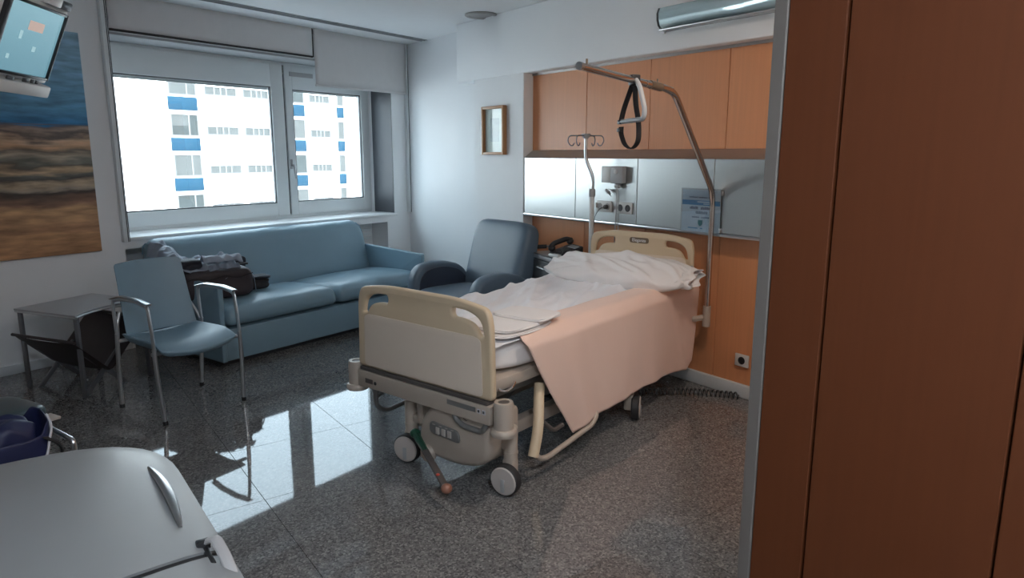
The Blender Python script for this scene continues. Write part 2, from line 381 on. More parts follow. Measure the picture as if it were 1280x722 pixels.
# bed-head wall in its own frame: local x along the wall to the window, local -y into depth
b = BM()
box(b, .9, 7.9, -(DH+.35), -(DH+.13), 0, ZC)                      # back plane by the window
box(b, .9, 4.93, -(DH+.13), -DH-.03, 0, ZC)                       # backing of the niche
wall_r = struct('wall_right', b, 'wall', HWROT, label='white wall at the head of the bed')
b = BM(); box(b, 4.932, 5.70, -(DH+.14), -3.82, 0, 2.29, .004, 1); struct('trim_3', b, 'wall', HWROT, label='white column beside the wood panelling')
b = BM(); box(b, .9, 6.0, -(DH+.14), -3.82, 2.287, ZC, .012, 3); struct('trim_4', b, 'wall', HWROT, label='white bulkhead above the bed')
mods = [1.065, 1.56, 2.23, 2.90, 3.57, 4.24, 4.93]
for a, c in zip(mods, mods[1:]):
    b = BM(); box(b, a+.0025, c-.0025, -DH-.03, -DH, 1.62, 2.287, .0015, 1); obj('wood_panel', b, 'orange', wall_r)
    b = BM(); box(b, a+.0025, c-.0025, -DH-.03, -DH, .09, 1.13, .0015, 1); obj('wood_panel', b, 'orange', wall_r)
b = BM(); box(b, 1.065, 4.93, -DH-.02, -DH+.006, 2.268, 2.288); obj('top_bead', b, 'alu_trim', wall_r)
b = BM(); box(b, 1.065, 4.93, -DH-.02, -DH+.022, 0, .09, .006); struct('baseboard_right', b, 'skirting', HWROT)
# end wall behind the wardrobe, corridor wall
b = BM(); box(b, .86, XR_S, -(DH+.1), -2.2, 0, ZC); box(b, -2.2, XR_S-.15, -2.45, -2.2, 0, ZC); struct('wall_front', b, 'wall', HWROT)

# ------------------------------------------------------------------ window
YG = 6.28
win = bpy.data.objects.new('window_1', None); C.objects.link(win); win.location = (2.745, YG, .93); win['kind'] = 'structure'
win['label'] = 'wide white window with two sashes'
def wbox(name, mat, bxs, parent=win, bev=.006):
    b = BM()
    for (x0, x1, y0, y1, z0, z1) in bxs: box(b, x0-2.745, x1-2.745, y0-YG, y1-YG, z0-.93, z1-.93, bev)
    return obj(name, b, mat, parent)
wbox('outer_frame', 'upvc', [(2.75, 5.815, 6.29, 6.36, .935, .975), (2.75, 5.815, 6.29, 6.36, 2.40, 2.545), (2.75, 2.86, 6.29, 6.36, .975, 2.40), (5.765, 5.815, 6.29, 6.36, .975, 2.40), (4.635, 4.68, 6.30, 6.36, .975, 2.40)])
def sash(x0, x1, gx0, gx1, z0, z1, gz0, gz1, y0, y1):
    f = wbox('sash', 'upvc', [(x0, gx0, y0, y1, z0, z1), (gx1, x1, y0, y1, z0, z1), (gx0, gx1, y0, y1, z0, gz0), (gx0, gx1, y0, y1, gz1, z1)])
    g = .012
    b = BM(); 
    for (a0, a1, c0, c1) in ((gx0, gx1, gz0, gz0+g), (gx0, gx1, gz1-g, gz1), (gx0, gx0+g, gz0, gz1), (gx1-g, gx1, gz0, gz1)):
        box(b, a0-2.745, a1-2.745, y0+.012-YG, y0+.03-YG, c0-.93, c1-.93)
    obj('glazing_gasket', b, 'dgrey', f)
    b = BM(); box(b, gx0-2.745, gx1-2.745, .038, .044, gz0-.93, gz1-.93); obj('glass_pane', b, 'glass', f)
    return f
s1 = sash(2.852, 4.640, 2.952, 4.492, .972, 2.50, 1.102, 2.275, 6.272, 6.335)
s2 = sash(4.662, 5.785, 4.752, 5.686, .972, 2.50, 1.102, 2.265, 6.272, 6.335)
wbox('sash_gap', 'dgrey', [(4.640, 4.662, 6.29, 6.32, .98, 2.5)], bev=0)
h = wbox('window_handle', 'mgrey', [(4.672, 4.700, 6.262, 6.273, 1.45, 1.55)], s2, .004)
b = BM(); tube(b, fillet([(1.94, -.018, .56), (1.94, -.055, .56), (1.955, -.058, .42)], .02), .011, 10); obj('lever', b, 'mgrey', h)
b = BM()
for k in range(4): box(b, 2.90-2.745, 5.78-2.745, .075, .09, 2.245+k*.045-.93, 2.285+k*.045-.93, .004)
obj('shutter_slat', b, 'mgrey', win)
wbox('frame_vent', 'mgrey', [(4.72, 5.02, 6.266, 6.273, 2.395, 2.44)], s2, .003)

# roller blinds on the room side of the opening
def blind(x0, x1, z0, label, rail):
    t = thing('roller_blind', label, 'blind', ((x0+x1)/2, YW-.045, ZC), 0, 'roller blinds on the window')
    hwid = (x1-x0)/2; b = BM(); dz = z0-ZC
    grid(b, 24, 6, lambda u, v: Vector((-hwid+2*hwid*u, .0015*math.sin(u*9)*v, dz*v)))
    obj('blind_fabric', b, 'blind', t, solid=.003)
    b = BM(); box(b, -hwid, hwid, -.006, .008, dz-.012, dz+.006, .003); obj('bottom_bar', b, rail, t)
    b = BM(); cyl(b, (-hwid, .02, -.03), (hwid, .02, -.03), .022, n=16); obj('roller', b, 'mgrey', t)
    return t
blind(2.775, 4.712, 2.557, 'grey white roller blind drawn almost fully up over the larger window sash', 'dark_gap')
blind(4.735, 6.02, 2.287, 'pale roller blind hanging lower over the smaller right hand sash', 'blind')
b = BM(); box(b, 4.714, 4.733, YW-.04, YW-.012, 2.553, ZC-.002); tag(obj('blind_gap_shade', b, 'dark_gap'), 'dark narrow strip standing in for the shaded gap between the two roller blinds', 'bracket')  # dark strip put in for the shade between the blinds
def rail(x, z0, wd, label):
    t = thing('blind_guide_rail', label, 'rail', (x, YW, z0), 0, 'blind guide rails'); h_ = ZC-z0-.002
    b = BM(); box(b, -wd/2, wd/2, -.05, -.002, 0, h_, .003); obj('channel', b, 'upvc', t)
    b = BM(); box(b, wd/2-.012, wd/2-.006, -.0515, -.0495, 0, h_); box(b, wd/2+.0005, wd/2+.007, -.045, -.012, 0, h_); obj('gasket', b, 'dark_gap', t)
    return t
rail(2.742, .90, .042, 'grey vertical blind guide rail between the landscape painting and the window')
rail(6.04, .93, .03, 'thin vertical blind guide rail in the far corner right of the window')
# ceiling slot diffuser
t = thing('ceiling_slot_diffuser', 'long dark linear air slot in the ceiling parallel to the window', 'vent', (4.5, 5.49, ZC))
b = BM(); L0, L1 = -2.6, 1.44
for y in (-.052, -.002, .046): box(b, L0, L1, y-.004, y+.004, -.008, -.001, .001, 1)
obj('blade', b, 'mgrey', t)
b = BM(); box(b, L0, L1, -.05, .048, -.003, -.0005); obj('slot_back', b, 'dgrey', t)
t = thing('downlight', 'round recessed ceiling downlight near the far corner', 'light', (5.17, 4.09, ZC))
b = BM(); lathe(b, [(.105, -.001), (.145, -.001), (.148, -.010), (.135, -.018), (.115, -.016), (.105, -.008)]); obj('trim_ring', b, 'alu_trim', t)
b = BM(); lathe(b, [(.001, -.006), (.105, -.006), (.105, -.001), (.001, -.001)]); obj('lens', b, 'downlight', t)

t['group'] = 'ceiling downlights'
lit = emit('fill_lamp_lens', (1, .82, .62), 8)
for (x, y, e, col, lab) in ((2.75, .75, 7.6, (1, .83, .70), 'round ceiling downlight added out of view as fill above the gap between wardrobe and bed'), (.1, -.45, 19, (.86, .92, 1), 'round ceiling downlight added out of view as fill in the entry behind the camera')):
    t2 = dup(t); t2.name = 'downlight'; t2.location = (x, y, ZC); t2['label'] = lab  # unseen copy of the downlight, added to brighten the dim side
    for ch_ in t2.children:
        if ch_.name.startswith('lens'): ch_.data = ch_.data.copy(); ch_.data.materials[0] = lit
    ld = bpy.data.lights.new('fill_lamp', 'AREA'); ld.shape = 'DISK'; ld.size = .2; ld.energy = e; ld.color = col  # fill light added below the copied downlight
    lo = bpy.data.objects.new('fill_lamp', ld); C.objects.link(lo); lo.location = (x, y, ZC-.03)
# fan coil grille under the sill at the right
t = thing('wall_vent', 'small white louvred vent in the recess under the window sill', 'vent', (5.45, 6.175, .60))
b = BM(); box(b, -.22, .22, -.03, 0, 0, .22, .005); obj('vent_body', b, 'white_lac', t)
for k in range(4):
    b = BM(); box(b, -.19, .19, -.042, -.028, .03+k*.048, .06+k*.048, .003); obj('louvre', b, 'upvc', t)
# skirting on far wall left
b = BM(); box(b, XL, 2.72, YW-.012, YW, 0, .07, .003); struct('baseboard_far', b, 'skirting')

# ------------------------------------------------------------------ building across the street and ground
b = BM(); box(b, -80, 120, 7.5, 120, -12.3, -12); struct('ground', b, 'ground', label='street far below the window')
fac = thing('apartment_building', 'white facade across the street with blue spandrels and small windows', 'building', (20, 50, -12), 0, 'buildings across the street')
def lb(b, x0, x1, y0, y1, z0, z1, bev=0): box(b, x0-20, x1-20, y0-50, y1-50, z0+12, z1+12, bev)
b = BM(); lb(b, -30, 43.55, 50, 58, -12, 16); obj('wall', b, 'fac_white', fac)
def fwin(x0, x1, z0, z1, splits, glass='fac_glass', blind_=0):
    f = BM(); lb(f, x0-.06, x1+.06, 49.93, 50.02, z0-.06, z0); lb(f, x0-.06, x1+.06, 49.93, 50.02, z1, z1+.06)
    xs = [x0]+[x0+(x1-x0)*s for s in splits]+[x1]
    for x in xs: lb(f, x-.06, x+.06, 49.93, 50.02, z0, z1)
    fo = obj('window_frame', f, 'fac_frame', fac)
    for a, c in zip(xs, xs[1:]):
        g = BM(); lb(g, a+.06, c-.06, 49.97, 50.0, z0, z1); obj('window_pane', g, glass, fo)
    if blind_:
        g = BM(); lb(g, xs[0]+.06, xs[1]-.06, 49.955, 49.97, z0+(z1-z0)*blind_, z1); obj('window_blind', g, 'fac_glass2', fo)
def span(x0, x1, z0, z1):
    f = BM(); lb(f, x0, x1, 49.9, 50.02, z0, z1, .01); obj('spandrel_panel', f, 'fac_blue', fac)
for k in range(-1, 4):
    z = 2.9*k + .1
    for n_, (x0, x1, sp) in enumerate(((27.25, 29.3, [.66]), (36.9, 38.9, [.45]))):
        fwin(x0, x1, z, z+1.42, sp, 'fac_glass' if (k+n_) % 2 else 'fac_glass2', .45 if k == 1 else 0)
        span(x0-.1, x1+.05, z-1.13, z-.2)
    for (x0, x1) in ((30.0, 32.6), (33.2, 35.6), (39.5, 41.6)): fwin(x0, x1, z+.12, z+.62, [.3, .5, .68], 'fac_glass2')
    fwin(42.5, 43.15, z-.0, z+1.4, [], 'fac_glass2'); span(42.45, 43.2, z-1.1, z-.2)
b = BM(); cyl(b, (43.42-20, -.15, 0), (43.42-20, -.15, 28), .07, n=10); obj('downpipe', b, 'mgrey', fac)
b = BM(); box(b, 0, 30, 0, 10, 0, 28); tag(obj('apartment_building', b, 'fac_white'), 'plain white building end seen at the right edge of the window', 'building', 'buildings across the street', loc=(43.7, 49.2, -12))

# ------------------------------------------------------------------ wardrobe at the right
wd = thing('wardrobe', 'tall orange brown laminate wardrobe in the right foreground with a metal edge', 'wardrobe', hw(0, 1.6, 0), HWROT)
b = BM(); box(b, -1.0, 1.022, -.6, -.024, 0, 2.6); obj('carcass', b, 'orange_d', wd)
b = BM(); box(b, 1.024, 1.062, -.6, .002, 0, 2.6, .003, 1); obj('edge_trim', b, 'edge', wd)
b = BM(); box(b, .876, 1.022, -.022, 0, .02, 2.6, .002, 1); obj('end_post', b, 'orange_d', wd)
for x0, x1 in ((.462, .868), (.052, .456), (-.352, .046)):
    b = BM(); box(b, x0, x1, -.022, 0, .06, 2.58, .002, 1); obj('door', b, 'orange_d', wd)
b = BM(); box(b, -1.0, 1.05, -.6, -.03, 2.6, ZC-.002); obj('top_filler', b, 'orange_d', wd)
#@@PART2
# ------------------------------------------------------------------ service panel over the bed (local x along the wall, -y depth)
sp = thing('service_panel', 'brushed stainless service panel along the wall behind the bed', 'panel', hw(0, DH, 0), HWROT)
edges_ = [1.07, 1.6, 2.90, 3.575, 4.245, 4.918]
for a, c in zip(edges_, edges_[1:]):
    b = BM(); box(b, a+.002, c-.002, .004, .10, 1.094, 1.572, .003, 1); obj('steel_sheet', b, 'inox', sp)
b = BM()     # sloping ledge back to the wood
vs = [b.verts.new(p) for p in ((1.07, .101, 1.573), (4.92, .101, 1.573), (4.92, .004, 1.637), (1.07, .004, 1.637), (1.07, .004, 1.573), (4.92, .004, 1.573))]
for f in ((0, 1, 2, 3), (3, 2, 5, 4), (0, 4, 5, 1), (1, 5, 2), (0, 3, 4)): b.faces.new([vs[i] for i in f])
obj('sloping_ledge', b, 'alu_trim', sp)
b = BM(); box(b, 1.07, 4.92, .02, .112, 1.072, 1.093, .004); obj('bottom_channel', b, 'steel', sp)

def on_panel(name, label, cat, s, z, D=3.82): return thing(name, label, cat, hw(s, D-.001, z), HWROT, 'power sockets on the bed wall' if cat == 'socket' else None)
# call unit
t = on_panel('nurse_call_unit', 'grey nurse call box with a round button on the steel panel', 'call unit', 3.795, 1.45)
b = BM(); box(b, .01, .12, .001, .035, -.06, .062, .006); obj('flap', b, 'socket', t)
b = BM(); box(b, -.115, .008, .001, .05, -.062, .062, .008); obj('housing', b, 'mgrey', t)
b = BM(); lathe(b, [(.001, 0), (.016, 0), (.016, .008), (.001, .010)], 16, tr(-.05, .05, .025, -math.pi/2)); obj('button', b, 'socket', t)
b = BM(); box(b, -.07, -.025, .005, .04, -.095, -.063, .005); obj('plug', b, 'mgrey', t)
b = BM(); tube(b, fillet([(-.04, .03, -.09), (-.06, .04, -.20), (-.045, .035, -.34), (-.055, .05, -.44), (-.06, .055, -.52)], .1), .0035, 6); obj('cord', b, 'mgrey', t)
b = BM(); tube(b, fillet([(-.055, .03, -.09), (-.085, .05, -.18), (-.08, .04, -.34), (-.09, .05, -.45)], .1), .003, 6); obj('cord', b, 'mgrey', t)
b = BM(); ball(b, (-.085, .055, -.46), .013, .012, .022, 8); obj('cord_switch', b, 'black', t)
t = on_panel('hanging_plug', 'small grey plug dangling by its cord under the nurse call box', 'plug', 3.83, 1.315)
b = BM(); cyl(b, (0, .03, 0), (.035, .03, .02), .012, n=12); cyl(b, (-.012, .03, -.012), (0, .03, 0), .008, n=12); obj('body', b, 'mgrey', t)
b = BM(); cyl(b, (-.012, .034, -.012), (-.022, .034, -.024), .003, n=8); obj('pin', b, 'steel', t)
b = BM(); tube(b, fillet([(.033, .03, .019), (-.01, .035, .03), (-.075, .03, .0), (-.075, .02, .05)], .03), .0028, 6); obj('cord', b, 'mgrey', t)
def sock_plate(name, label, s, z, wd, ht, cells, D=3.82, cell='dgrey'):
    t = on_panel(name, label, 'socket', s, z, D)
    b = BM(); box(b, -wd/2, wd/2, .001, .012, -ht/2, ht/2, .004); obj('plate', b, 'socket', t)
    for x in cells:
        b = BM(); lathe(b, [(.001, 0), (.026, 0), (.026, .002), (.020, .004), (.018, .001), (.001, .001)], 20, tr(x, .012, 0, -math.pi/2)); obj('outlet', b, cell, t)
    return t
t = sock_plate('wall_socket', 'double power socket on the steel panel with a thin black cable plugged in', 3.905, 1.207, .165, .085, (.04, -.04), cell='mgrey')
b = BM(); cyl(b, (-.04, .016, 0), (-.04, .04, 0), .016, n=12); obj('plug', b, 'dgrey', t)
b = BM(); tube(b, fillet([(-.04, .04, 0), (-.02, .07, -.01), (.06, .05, -.08), (.075, .045, -.2), (.07, .06, -.36)], .06), .003, 6); obj('cable', b, 'dgrey', t)
b = BM(); box(b, .065, .07, .012, .03, -.01, .025); obj('switch', b, 'socket', t)
t = sock_plate('wall_socket', 'double power socket with two dark outlets nearest the trapeze pole on the steel panel', 3.685, 1.207, .155, .085, (.042, -.035))
t = sock_plate('wall_socket', 'single white wall socket with dark outlet low on the orange panel', 2.663, .255, .105, .085, (0,), 3.914, 'black')
# coiled cable along the floor
b = BM(); pts = []
p0, p1 = bedw(4.12, 2.0, .035), hw(2.64, 3.865, .032)
n_ = 24
for k in range(n_*8+1):
    f = k/(n_*8); a = 2*math.pi*k/8; p = p0.lerp(p1, f); d = (p1-p0).normalized(); sdv = Vector((-d.y, d.x, 0))
    pts.append(p+sdv*(math.cos(a)*.02+.05*math.sin(f*math.pi))+Vector((0, 0, math.sin(a)*.02-.007)))
tube(b, pts, .006, 6); tag(obj('coiled_cable', b, 'dgrey'), 'grey coiled power cable stretched along the floor below the orange wall', 'cable')
# notice in acrylic holder
t = on_panel('notice_holder', 'pale blue printed notice in a clear holder on the steel panel', 'notice', 2.985, 1.228)
b = BM(); box(b, -.155, .158, .006, .010, -.14, .142, .002, 1); obj('sheet', b, 'signpale', t)
b = BM(); box(b, -.165, .165, .012, .015, -.152, .152, .001, 1); obj('clear_cover', b, 'acrylic', t)
b = BM(); box(b, -.153, .157, .0102, .0110, .040, .072); obj('blue_band', b, 'signblue', t)
b = BM()
for x0, x1, z0, z1 in ((-.11, .03, .058, .066), (-.10, -.02, .046, .053)): box(b, x0, x1, .0111, .0116, z0, z1)
obj('band_print', b, 'signpale', t)
def words(z, hgt, spans):
    b = BM()
    for x0, x1 in spans:
        x = x0
        while x < x1-.004:
            wd_ = random.uniform(.006, .009); box(b, -x-wd_, -x, .0102, .0108, z, z+hgt*random.choice((.8, 1, 1))); x += wd_+.0025
    obj('print', b, 'signtext', t)
words(.088, .008, [(-.10, -.03), (-.02, .05), (.06, .1)]); words(.012, .018, [(-.09, -.02), (.0, .09)]); words(-.018, .018, [(-.04, .055)]); words(-.045, .009, [(-.07, -.01), (.005, .07)])
b = BM(); plate(b, rpoly([(-.018, .02, .004), (.018, .02, .004), (.017, -.008, .006), (0, -.022, .004), (-.017, -.008, .006)], 3), th=.0012, bev=0, mat=tr(0, .0112, -.078) @ PXZ); obj('shield', b, 'signteal', t)
b = BM()
for x0, x1 in ((.02, .10), (-.02, .0)): box(b, x0, x1, .0102, .0108, -.118, -.110)
obj('footer_print', b, 'signblue', t)
b = BM()
for zz in (-.13, .11): box(b, -.172, -.158, .001, .02, zz, zz+.03, .003)
obj('clip', b, 'steel', t)

# framed picture on the column
t = thing('picture_frame', 'small oak framed pale print on the white column', 'picture', hw(5.345, 3.819, 1.815), HWROT)
hwid, hh, fr = .172, .217, .024
for x0, x1, z0, z1 in ((-hwid, -hwid+fr, -hh, hh), (hwid-fr, hwid, -hh, hh), (-hwid+fr, hwid-fr, hh-fr, hh), (-hwid+fr, hwid-fr, -hh, -hh+fr)):
    b = BM(); box(b, x0, x1, .001, .045, z0, z1, .003); obj('frame_bar', b, 'oak', t)
b = BM(); box(b, -hwid+fr, hwid-fr, .003, .012, -hh+fr, hh-fr); obj('mount', b, 'paper', t)
mp_ = pbr('faded_print', (.60, .63, .66), .7, var=.12, scale=9)
b = BM(); box(b, -.07, .07, .0122, .0128, -.10, .11); obj('print', b, mp_, t)
b = BM(); box(b, -hwid+fr, hwid-fr, .016, .018, -hh+fr, hh-fr); obj('glass', b, 'glass', t)

# wall light on the bulkhead
t = thing('wall_light', 'long half round metal and acrylic tube light high on the bulkhead over the bed', 'light', hw(2.4, 3.818, 2.49), HWROT)
prof = [(.0, -.075), (.055, -.068), (.085, -.045), (.098, -.01), (.10, .03), (.085, .066)]
b = BM(); L0, L1 = -1.15, .94
vsA = [[b.verts.new((x, y, z)) for (y, z) in prof] for x in (L0, L1)]
for k in range(len(prof)-1): b.faces.new((vsA[0][k], vsA[1][k], vsA[1][k+1], vsA[0][k+1]))
obj('reflector_cover', b, 'lamp_cover', t, solid=.003)
b = BM(); plate(b, [(p[0], p[1]) for p in prof]+[(0, .066)], th=.012, bev=.001, mat=tr(L1+.012) @ PYZ); obj('end_cap', b, 'dgrey', t)
b = BM(); box(b, L1+.018, L1+.03, 0, .02, -.09, .085, .003); obj('end_plate', b, 'white_lac', t)
b = BM(); box(b, L0, L1, 0.002, .02, -.07, .07, .003); obj('backplate', b, 'white_lac', t)
b = BM(); box(b, L0, L1, .02, .095, -.078, -.070, .002); obj('lower_lip', b, 'steel', t)

# ------------------------------------------------------------------ landscape painting on the window wall
t = thing('painting', 'large unframed landscape canvas of brown fields under a blue sky', 'painting', (1.15, YW-.002, .848))
b = BM(); box(b, 0, 1.40, -.035, 0, 0, 1.649, .004); obj('canvas', b, 'painting', t)

# ------------------------------------------------------------------ television at top left
tvp = Vector((1.409, 3.621, 1.939)); ph = R(42.3); tau = R(23.4)
tv_ = thing('television', 'white cased television tilted down from the ceiling at the upper left', 'television', tvp)
hx = Vector((math.cos(ph), math.sin(ph), 0)); nh = Vector((math.sin(ph), -math.cos(ph), 0))
upv = Vector((0, 0, math.cos(tau)))+nh*math.sin(tau); fn = hx.cross(upv)
TM = Matrix((hx, -fn if fn.dot(nh) > 0 else fn, upv)).transposed().to_4x4()   # local x right, y back, z up
def tvo(name, bm, mat, parent=tv_):
    bmesh.ops.transform(bm, matrix=TM, verts=bm.verts); return obj(name, bm, mat, parent)
W_, H_ = .40, .285
b = BM(); box(b, -W_, 0, -.002, .004, 0, H_, .001, 1); tvo('screen', b, 'screen')
b = BM()
for x0, x1, z0, z1 in ((-W_-.03, -W_, -.012, H_+.012), (0, .012, -.012, H_+.012), (-W_, 0, -.012, 0), (-W_, 0, H_, H_+.012)): box(b, x0, x1, -.012, .03, z0, z1, .003)
tvo('screen_bezel', b, 'black')
b = BM(); box(b, -W_-.05, .035, .004, .20, -.03, H_+.03, .012); cyl(b, (-.2, .2, .14), (-.2, .34, .14), .09, n=20); tvo('casing', b, 'tvwhite')
b = BM(); box(b, -W_-.05, .022, -.03, .20, -.085, -.032, .008); led = tvo('lower_ledge', b, 'tvwhite')
for k, (x0, x1) in enumerate(((-.33, -.28), (-.215, -.175), (-.12, -.105), (-.155, -.13))):
    b = BM(); box(b, x0, x1, -.034, -.026, -.028, -.012, .002); tvo('control_button', b, 'dgrey' if k != 2 else 'black', led)
b = BM(); box(b, -.10, .0, -.02, .05, H_+.028, H_+.065, .006); box(b, -.05, .022, .01, .06, H_+.02, H_+.06, .004); tvo('top_bracket', b, 'dgrey')
b = BM(); box(b, -.19, -.09, -.025, .05, H_+.028, H_+.07, .008); tvo('top_cover', b, 'white_lac')
b = BM(); box(b, -.24, -.13, -.0045, -.0025, .185, .225, .001, 1); tvo('screen_reflection', b, 'refl_orange')  # painted reflection of the orange panelling, glowing on the screen
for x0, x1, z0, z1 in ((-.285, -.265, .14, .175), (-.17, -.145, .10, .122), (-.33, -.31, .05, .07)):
    b = BM(); box(b, x0, x1, -.0045, -.0025, z0, z1, .001, 1); tvo('screen_reflection', b, 'refl_pale')  # painted pale reflections of the room on the screen
b = BM(); q = TM @ Vector((-.2, .30, .14)); tube(b, fillet([q, q+Vector((0, 0, .25)), Vector((q.x, q.y, ZC-1.939-.002))], .05), .025, 12); obj('ceiling_arm', b, 'white_lac', tv_)
b = BM(); lathe(b, [(.001, 0), (.08, 0), (.08, -.02), (.03, -.03), (.001, -.03)], 20, tr(q.x, q.y, ZC-1.939-.001)); obj('ceiling_plate', b, 'white_lac', tv_)

# ------------------------------------------------------------------ sofa
SX0, SX1, SYF, SYB = 2.83, 5.06, 4.745, 5.895
sofa = thing('sofa', 'long teal vinyl three seater sofa under the window', 'sofa', ((SX0+SX1)/2, 5.3, 0))
ox, oy = (SX0+SX1)/2, 5.3
def sb(b, x0, x1, y0, y1, z0, z1, bev=.01, seg=2): return box(b, x0-ox, x1-ox, y0-oy, y1-oy, z0, z1, bev, seg)
b = BM(); sb(b, SX0+.06, SX1-.06, SYF+.10, SYB-.05, 0, .065, .004); obj('plinth', b, 'dgrey', sofa)
b = BM(); sb(b, SX0+.045, SX1-.045, SYF+.015, SYB-.04, .05, .295, .012); obj('base', b, 'teal', sofa)
for x0, x1 in ((SX0-.002, SX0+.042), (SX1-.042, SX1+.002)):
    b = BM(); plate(b, rpoly([(SYF-oy, .05, .01), (SYB-.1-oy, .05, .01), (SYB-.1-oy, .675, .02), (5.55-oy, .675, .05), (SYF-oy, .632, .02)], 5), th=.044, bev=.010, mat=tr((x0+x1)/2-ox) @ PYZ)
    obj('arm_panel', b, 'teal', sofa)
def cushion(x0, x1):
    b = BM(); wx = x1-x0
    # closed profile in (y,z) swept across with soft ends
    prof = [(SYF+.02, .300), (SYF-.012, .335), (SYF-.018, .385), (SYF+.005, .435), (SYF+.06, .462), (SYF+.25, .470), (SYF+.55, .455), (SYF+.78, .44), (SYF+.78, .30)]
    n = 22; rings = []
    for i in range(n+1):
        u = i/n; e = min(u, 1-u)*wx; k = 1-max(0, 1-e/.05)**2*.16
        x = x0-ox+wx*u; puff = .014*math.sin(math.pi*u)**.5
        ring = []
        for (y, z) in prof:
            zz = .37+(z-.37)*k+(puff if z > .43 else 0)+.003*math.sin(u*17+y*9)*(z > .43)
            ring.append(b.verts.new((x, (y-5.1)*(1-(1-k)*.25)+5.1-oy, zz)))
        rings.append(ring)
    m = len(prof)
    for p, q in zip(rings, rings[1:]):
        for k in range(m): b.faces.new((p[k], p[(k+1) % m], q[(k+1) % m], q[k]))
    b.faces.new(rings[0][::-1]); b.faces.new(rings[-1])
    return obj('seat_cushion', b, 'teal', sofa, ang=50, sub=1)
cushion(SX0+.048, 3.957); cushion(3.963, SX1-.048)
b = BM(); prof = [(5.47, .40), (5.50, .50), (5.555, .68), (5.605, .82), (5.65, .89), (5.72, .925), (5.80, .92), (5.86, .88), (5.885, .80), (5.885, .10), (5.60, .10)]
n = 40; rings = []
for i in range(n+1):
    u = i/n; e = min(u, 1-u)*2.23; k = 1-max(0, 1-e/.09)**2.2*.30
    x = SX0+(SX1-SX0)*u
    rings.append([b.verts.new((x-ox, 5.72+(y-5.72)*(.6+.4*k)-oy, z if z < .75 else .75+(z-.75)*k+.0015*math.sin(u*40))) for (y, z) in prof])
m = len(prof)
for p, q in zip(rings, rings[1:]):
    for k in range(m): b.faces.new((p[k], p[(k+1) % m], q[(k+1) % m], q[k]))
b.faces.new(rings[0][::-1]); b.faces.new(rings[-1])
obj('backrest', b, 'teal', sofa, ang=50, sub=1)
for xx in (SX0+.012, SX1-.012):
    b = BM(); tube(b, [(xx-ox, 5.72+(y-5.72)*.72-oy, (z if z < .75 else .75+(z-.75)*.75)+.003) for y, z in prof[:9]], .006, 8); obj('piping', b, 'teal', sofa)

# bag, jacket and pouch lying on the sofa
bag = thing('duffel_bag', 'dark brown fabric duffel bag sitting on the left of the sofa', 'bag', (3.06, 5.16, .478), R(-13))
def soft_box(x0, x1, y0, y1, z0, z1, r, amp, seed, nx=18, ny=10, nz=8):
    b = BM(); t = bmesh.new(); bmesh.ops.create_cube(t, size=1)
    bmesh.ops.subdivide_edges(t, edges=list(t.edges), cuts=12, use_grid_fill=True)
    for v in t.verts:
        p = v.co*2; l = (abs(p.x)**6+abs(p.y)**6+abs(p.z)**6)**(1/6)
        p = p/l if l > 0 else p
        s = 1+amp*(noise.noise(Vector((p.x*1.6+seed, p.y*1.6, p.z*1.6))))
        q = Vector(((x0+x1)/2+p.x*(x1-x0)/2*s, (y0+y1)/2+p.y*(y1-y0)/2*s, (z0+z1)/2+p.z*(z1-z0)/2))
        if v.co.z < 0: q.z = max(q.z, z0)
        v.co = q
    return merge(b, t)
b = soft_box(-.27, .27, -.15, .15, 0, .235, .03, .07, 2.2); obj('body', b, 'bagbrown', bag, ang=60, sub=1)
b = BM(); tube(b, [(-.25+.5*k/16, -.155-.004*math.sin(k), .175+.012*math.sin(k*.9)) for k in range(17)], .004, 6); obj('zip_seam', b, 'black_soft', bag)
b = BM(); tube(b, fillet([(.22, -.09, .20), (.275, -.10, .16), (.283, -.11, .02)], .03), .011, 8, flat=(1.4, .4)); obj('side_strap', b, 'jacket', bag)
jk = thing('jacket', 'crumpled slate grey jacket thrown over the brown bag on the sofa', 'jacket', (2.98, 5.22, .738), R(-12))
def cloth(name, parent, mat, ax, ay, nu, nv, fz, th=.006, sub=1):
    b = BM(); grid(b, nu, nv, lambda u, v: Vector((ax[0]+(ax[1]-ax[0])*u, ay[0]+(ay[1]-ay[0])*v, 0)) + fz(u, v))
    return obj(name, b, mat, parent, ang=70, sub=sub, solid=th)
def jz(u, v):
    x, y = u*8, v*5
    f = (1-abs(noise.noise(Vector((x*.8+3, y*.9-x*.3, .3))))*2)*.035 + noise.noise(Vector((x*2.3, y*2.1, 4)))*.022
    edge = max(0, .22-v)*.35 + max(0, u-.93)*1.6 + max(0, .06-u)*1.2
    hump = .09*math.exp(-((u-.16)/.12)**2)+.075*math.exp(-((u-.80)/.09)**2-((v-.5)/.4)**2)+.03*math.exp(-((u-.55)/.12)**2)
    return Vector((noise.noise(Vector((x, y, 8)))*.03, noise.noise(Vector((x, y*2, 12)))*.045*(1-v*.6)+.26*max(0, .45-u)/.45*(.3+.7*v), f+hump-edge-.035+.03*v+.10*max(0, .45-u)/.45*v))
cloth('shell', jk, 'jacket', (-.27, .31), (-.185, .20), 60, 30, jz)
b = soft_box(-.22, -.02, -.13, .06, -.02, .062, .03, .25, 9.1); obj('lining', b, 'jacket_d', jk, ang=60, sub=1)
def slv(u, v):
    return Vector((-.02+.30*u, -.165+.11*v+.012*math.sin(u*11), .035+.05*math.sin(math.pi*v)+.020*noise.noise(Vector((u*7, v*3, 2)))-.10*max(0, u-.85)))
b = BM(); grid(b, 34, 10, slv); obj('sleeve', b, 'jacket', jk, ang=70, sub=1, solid=.006)
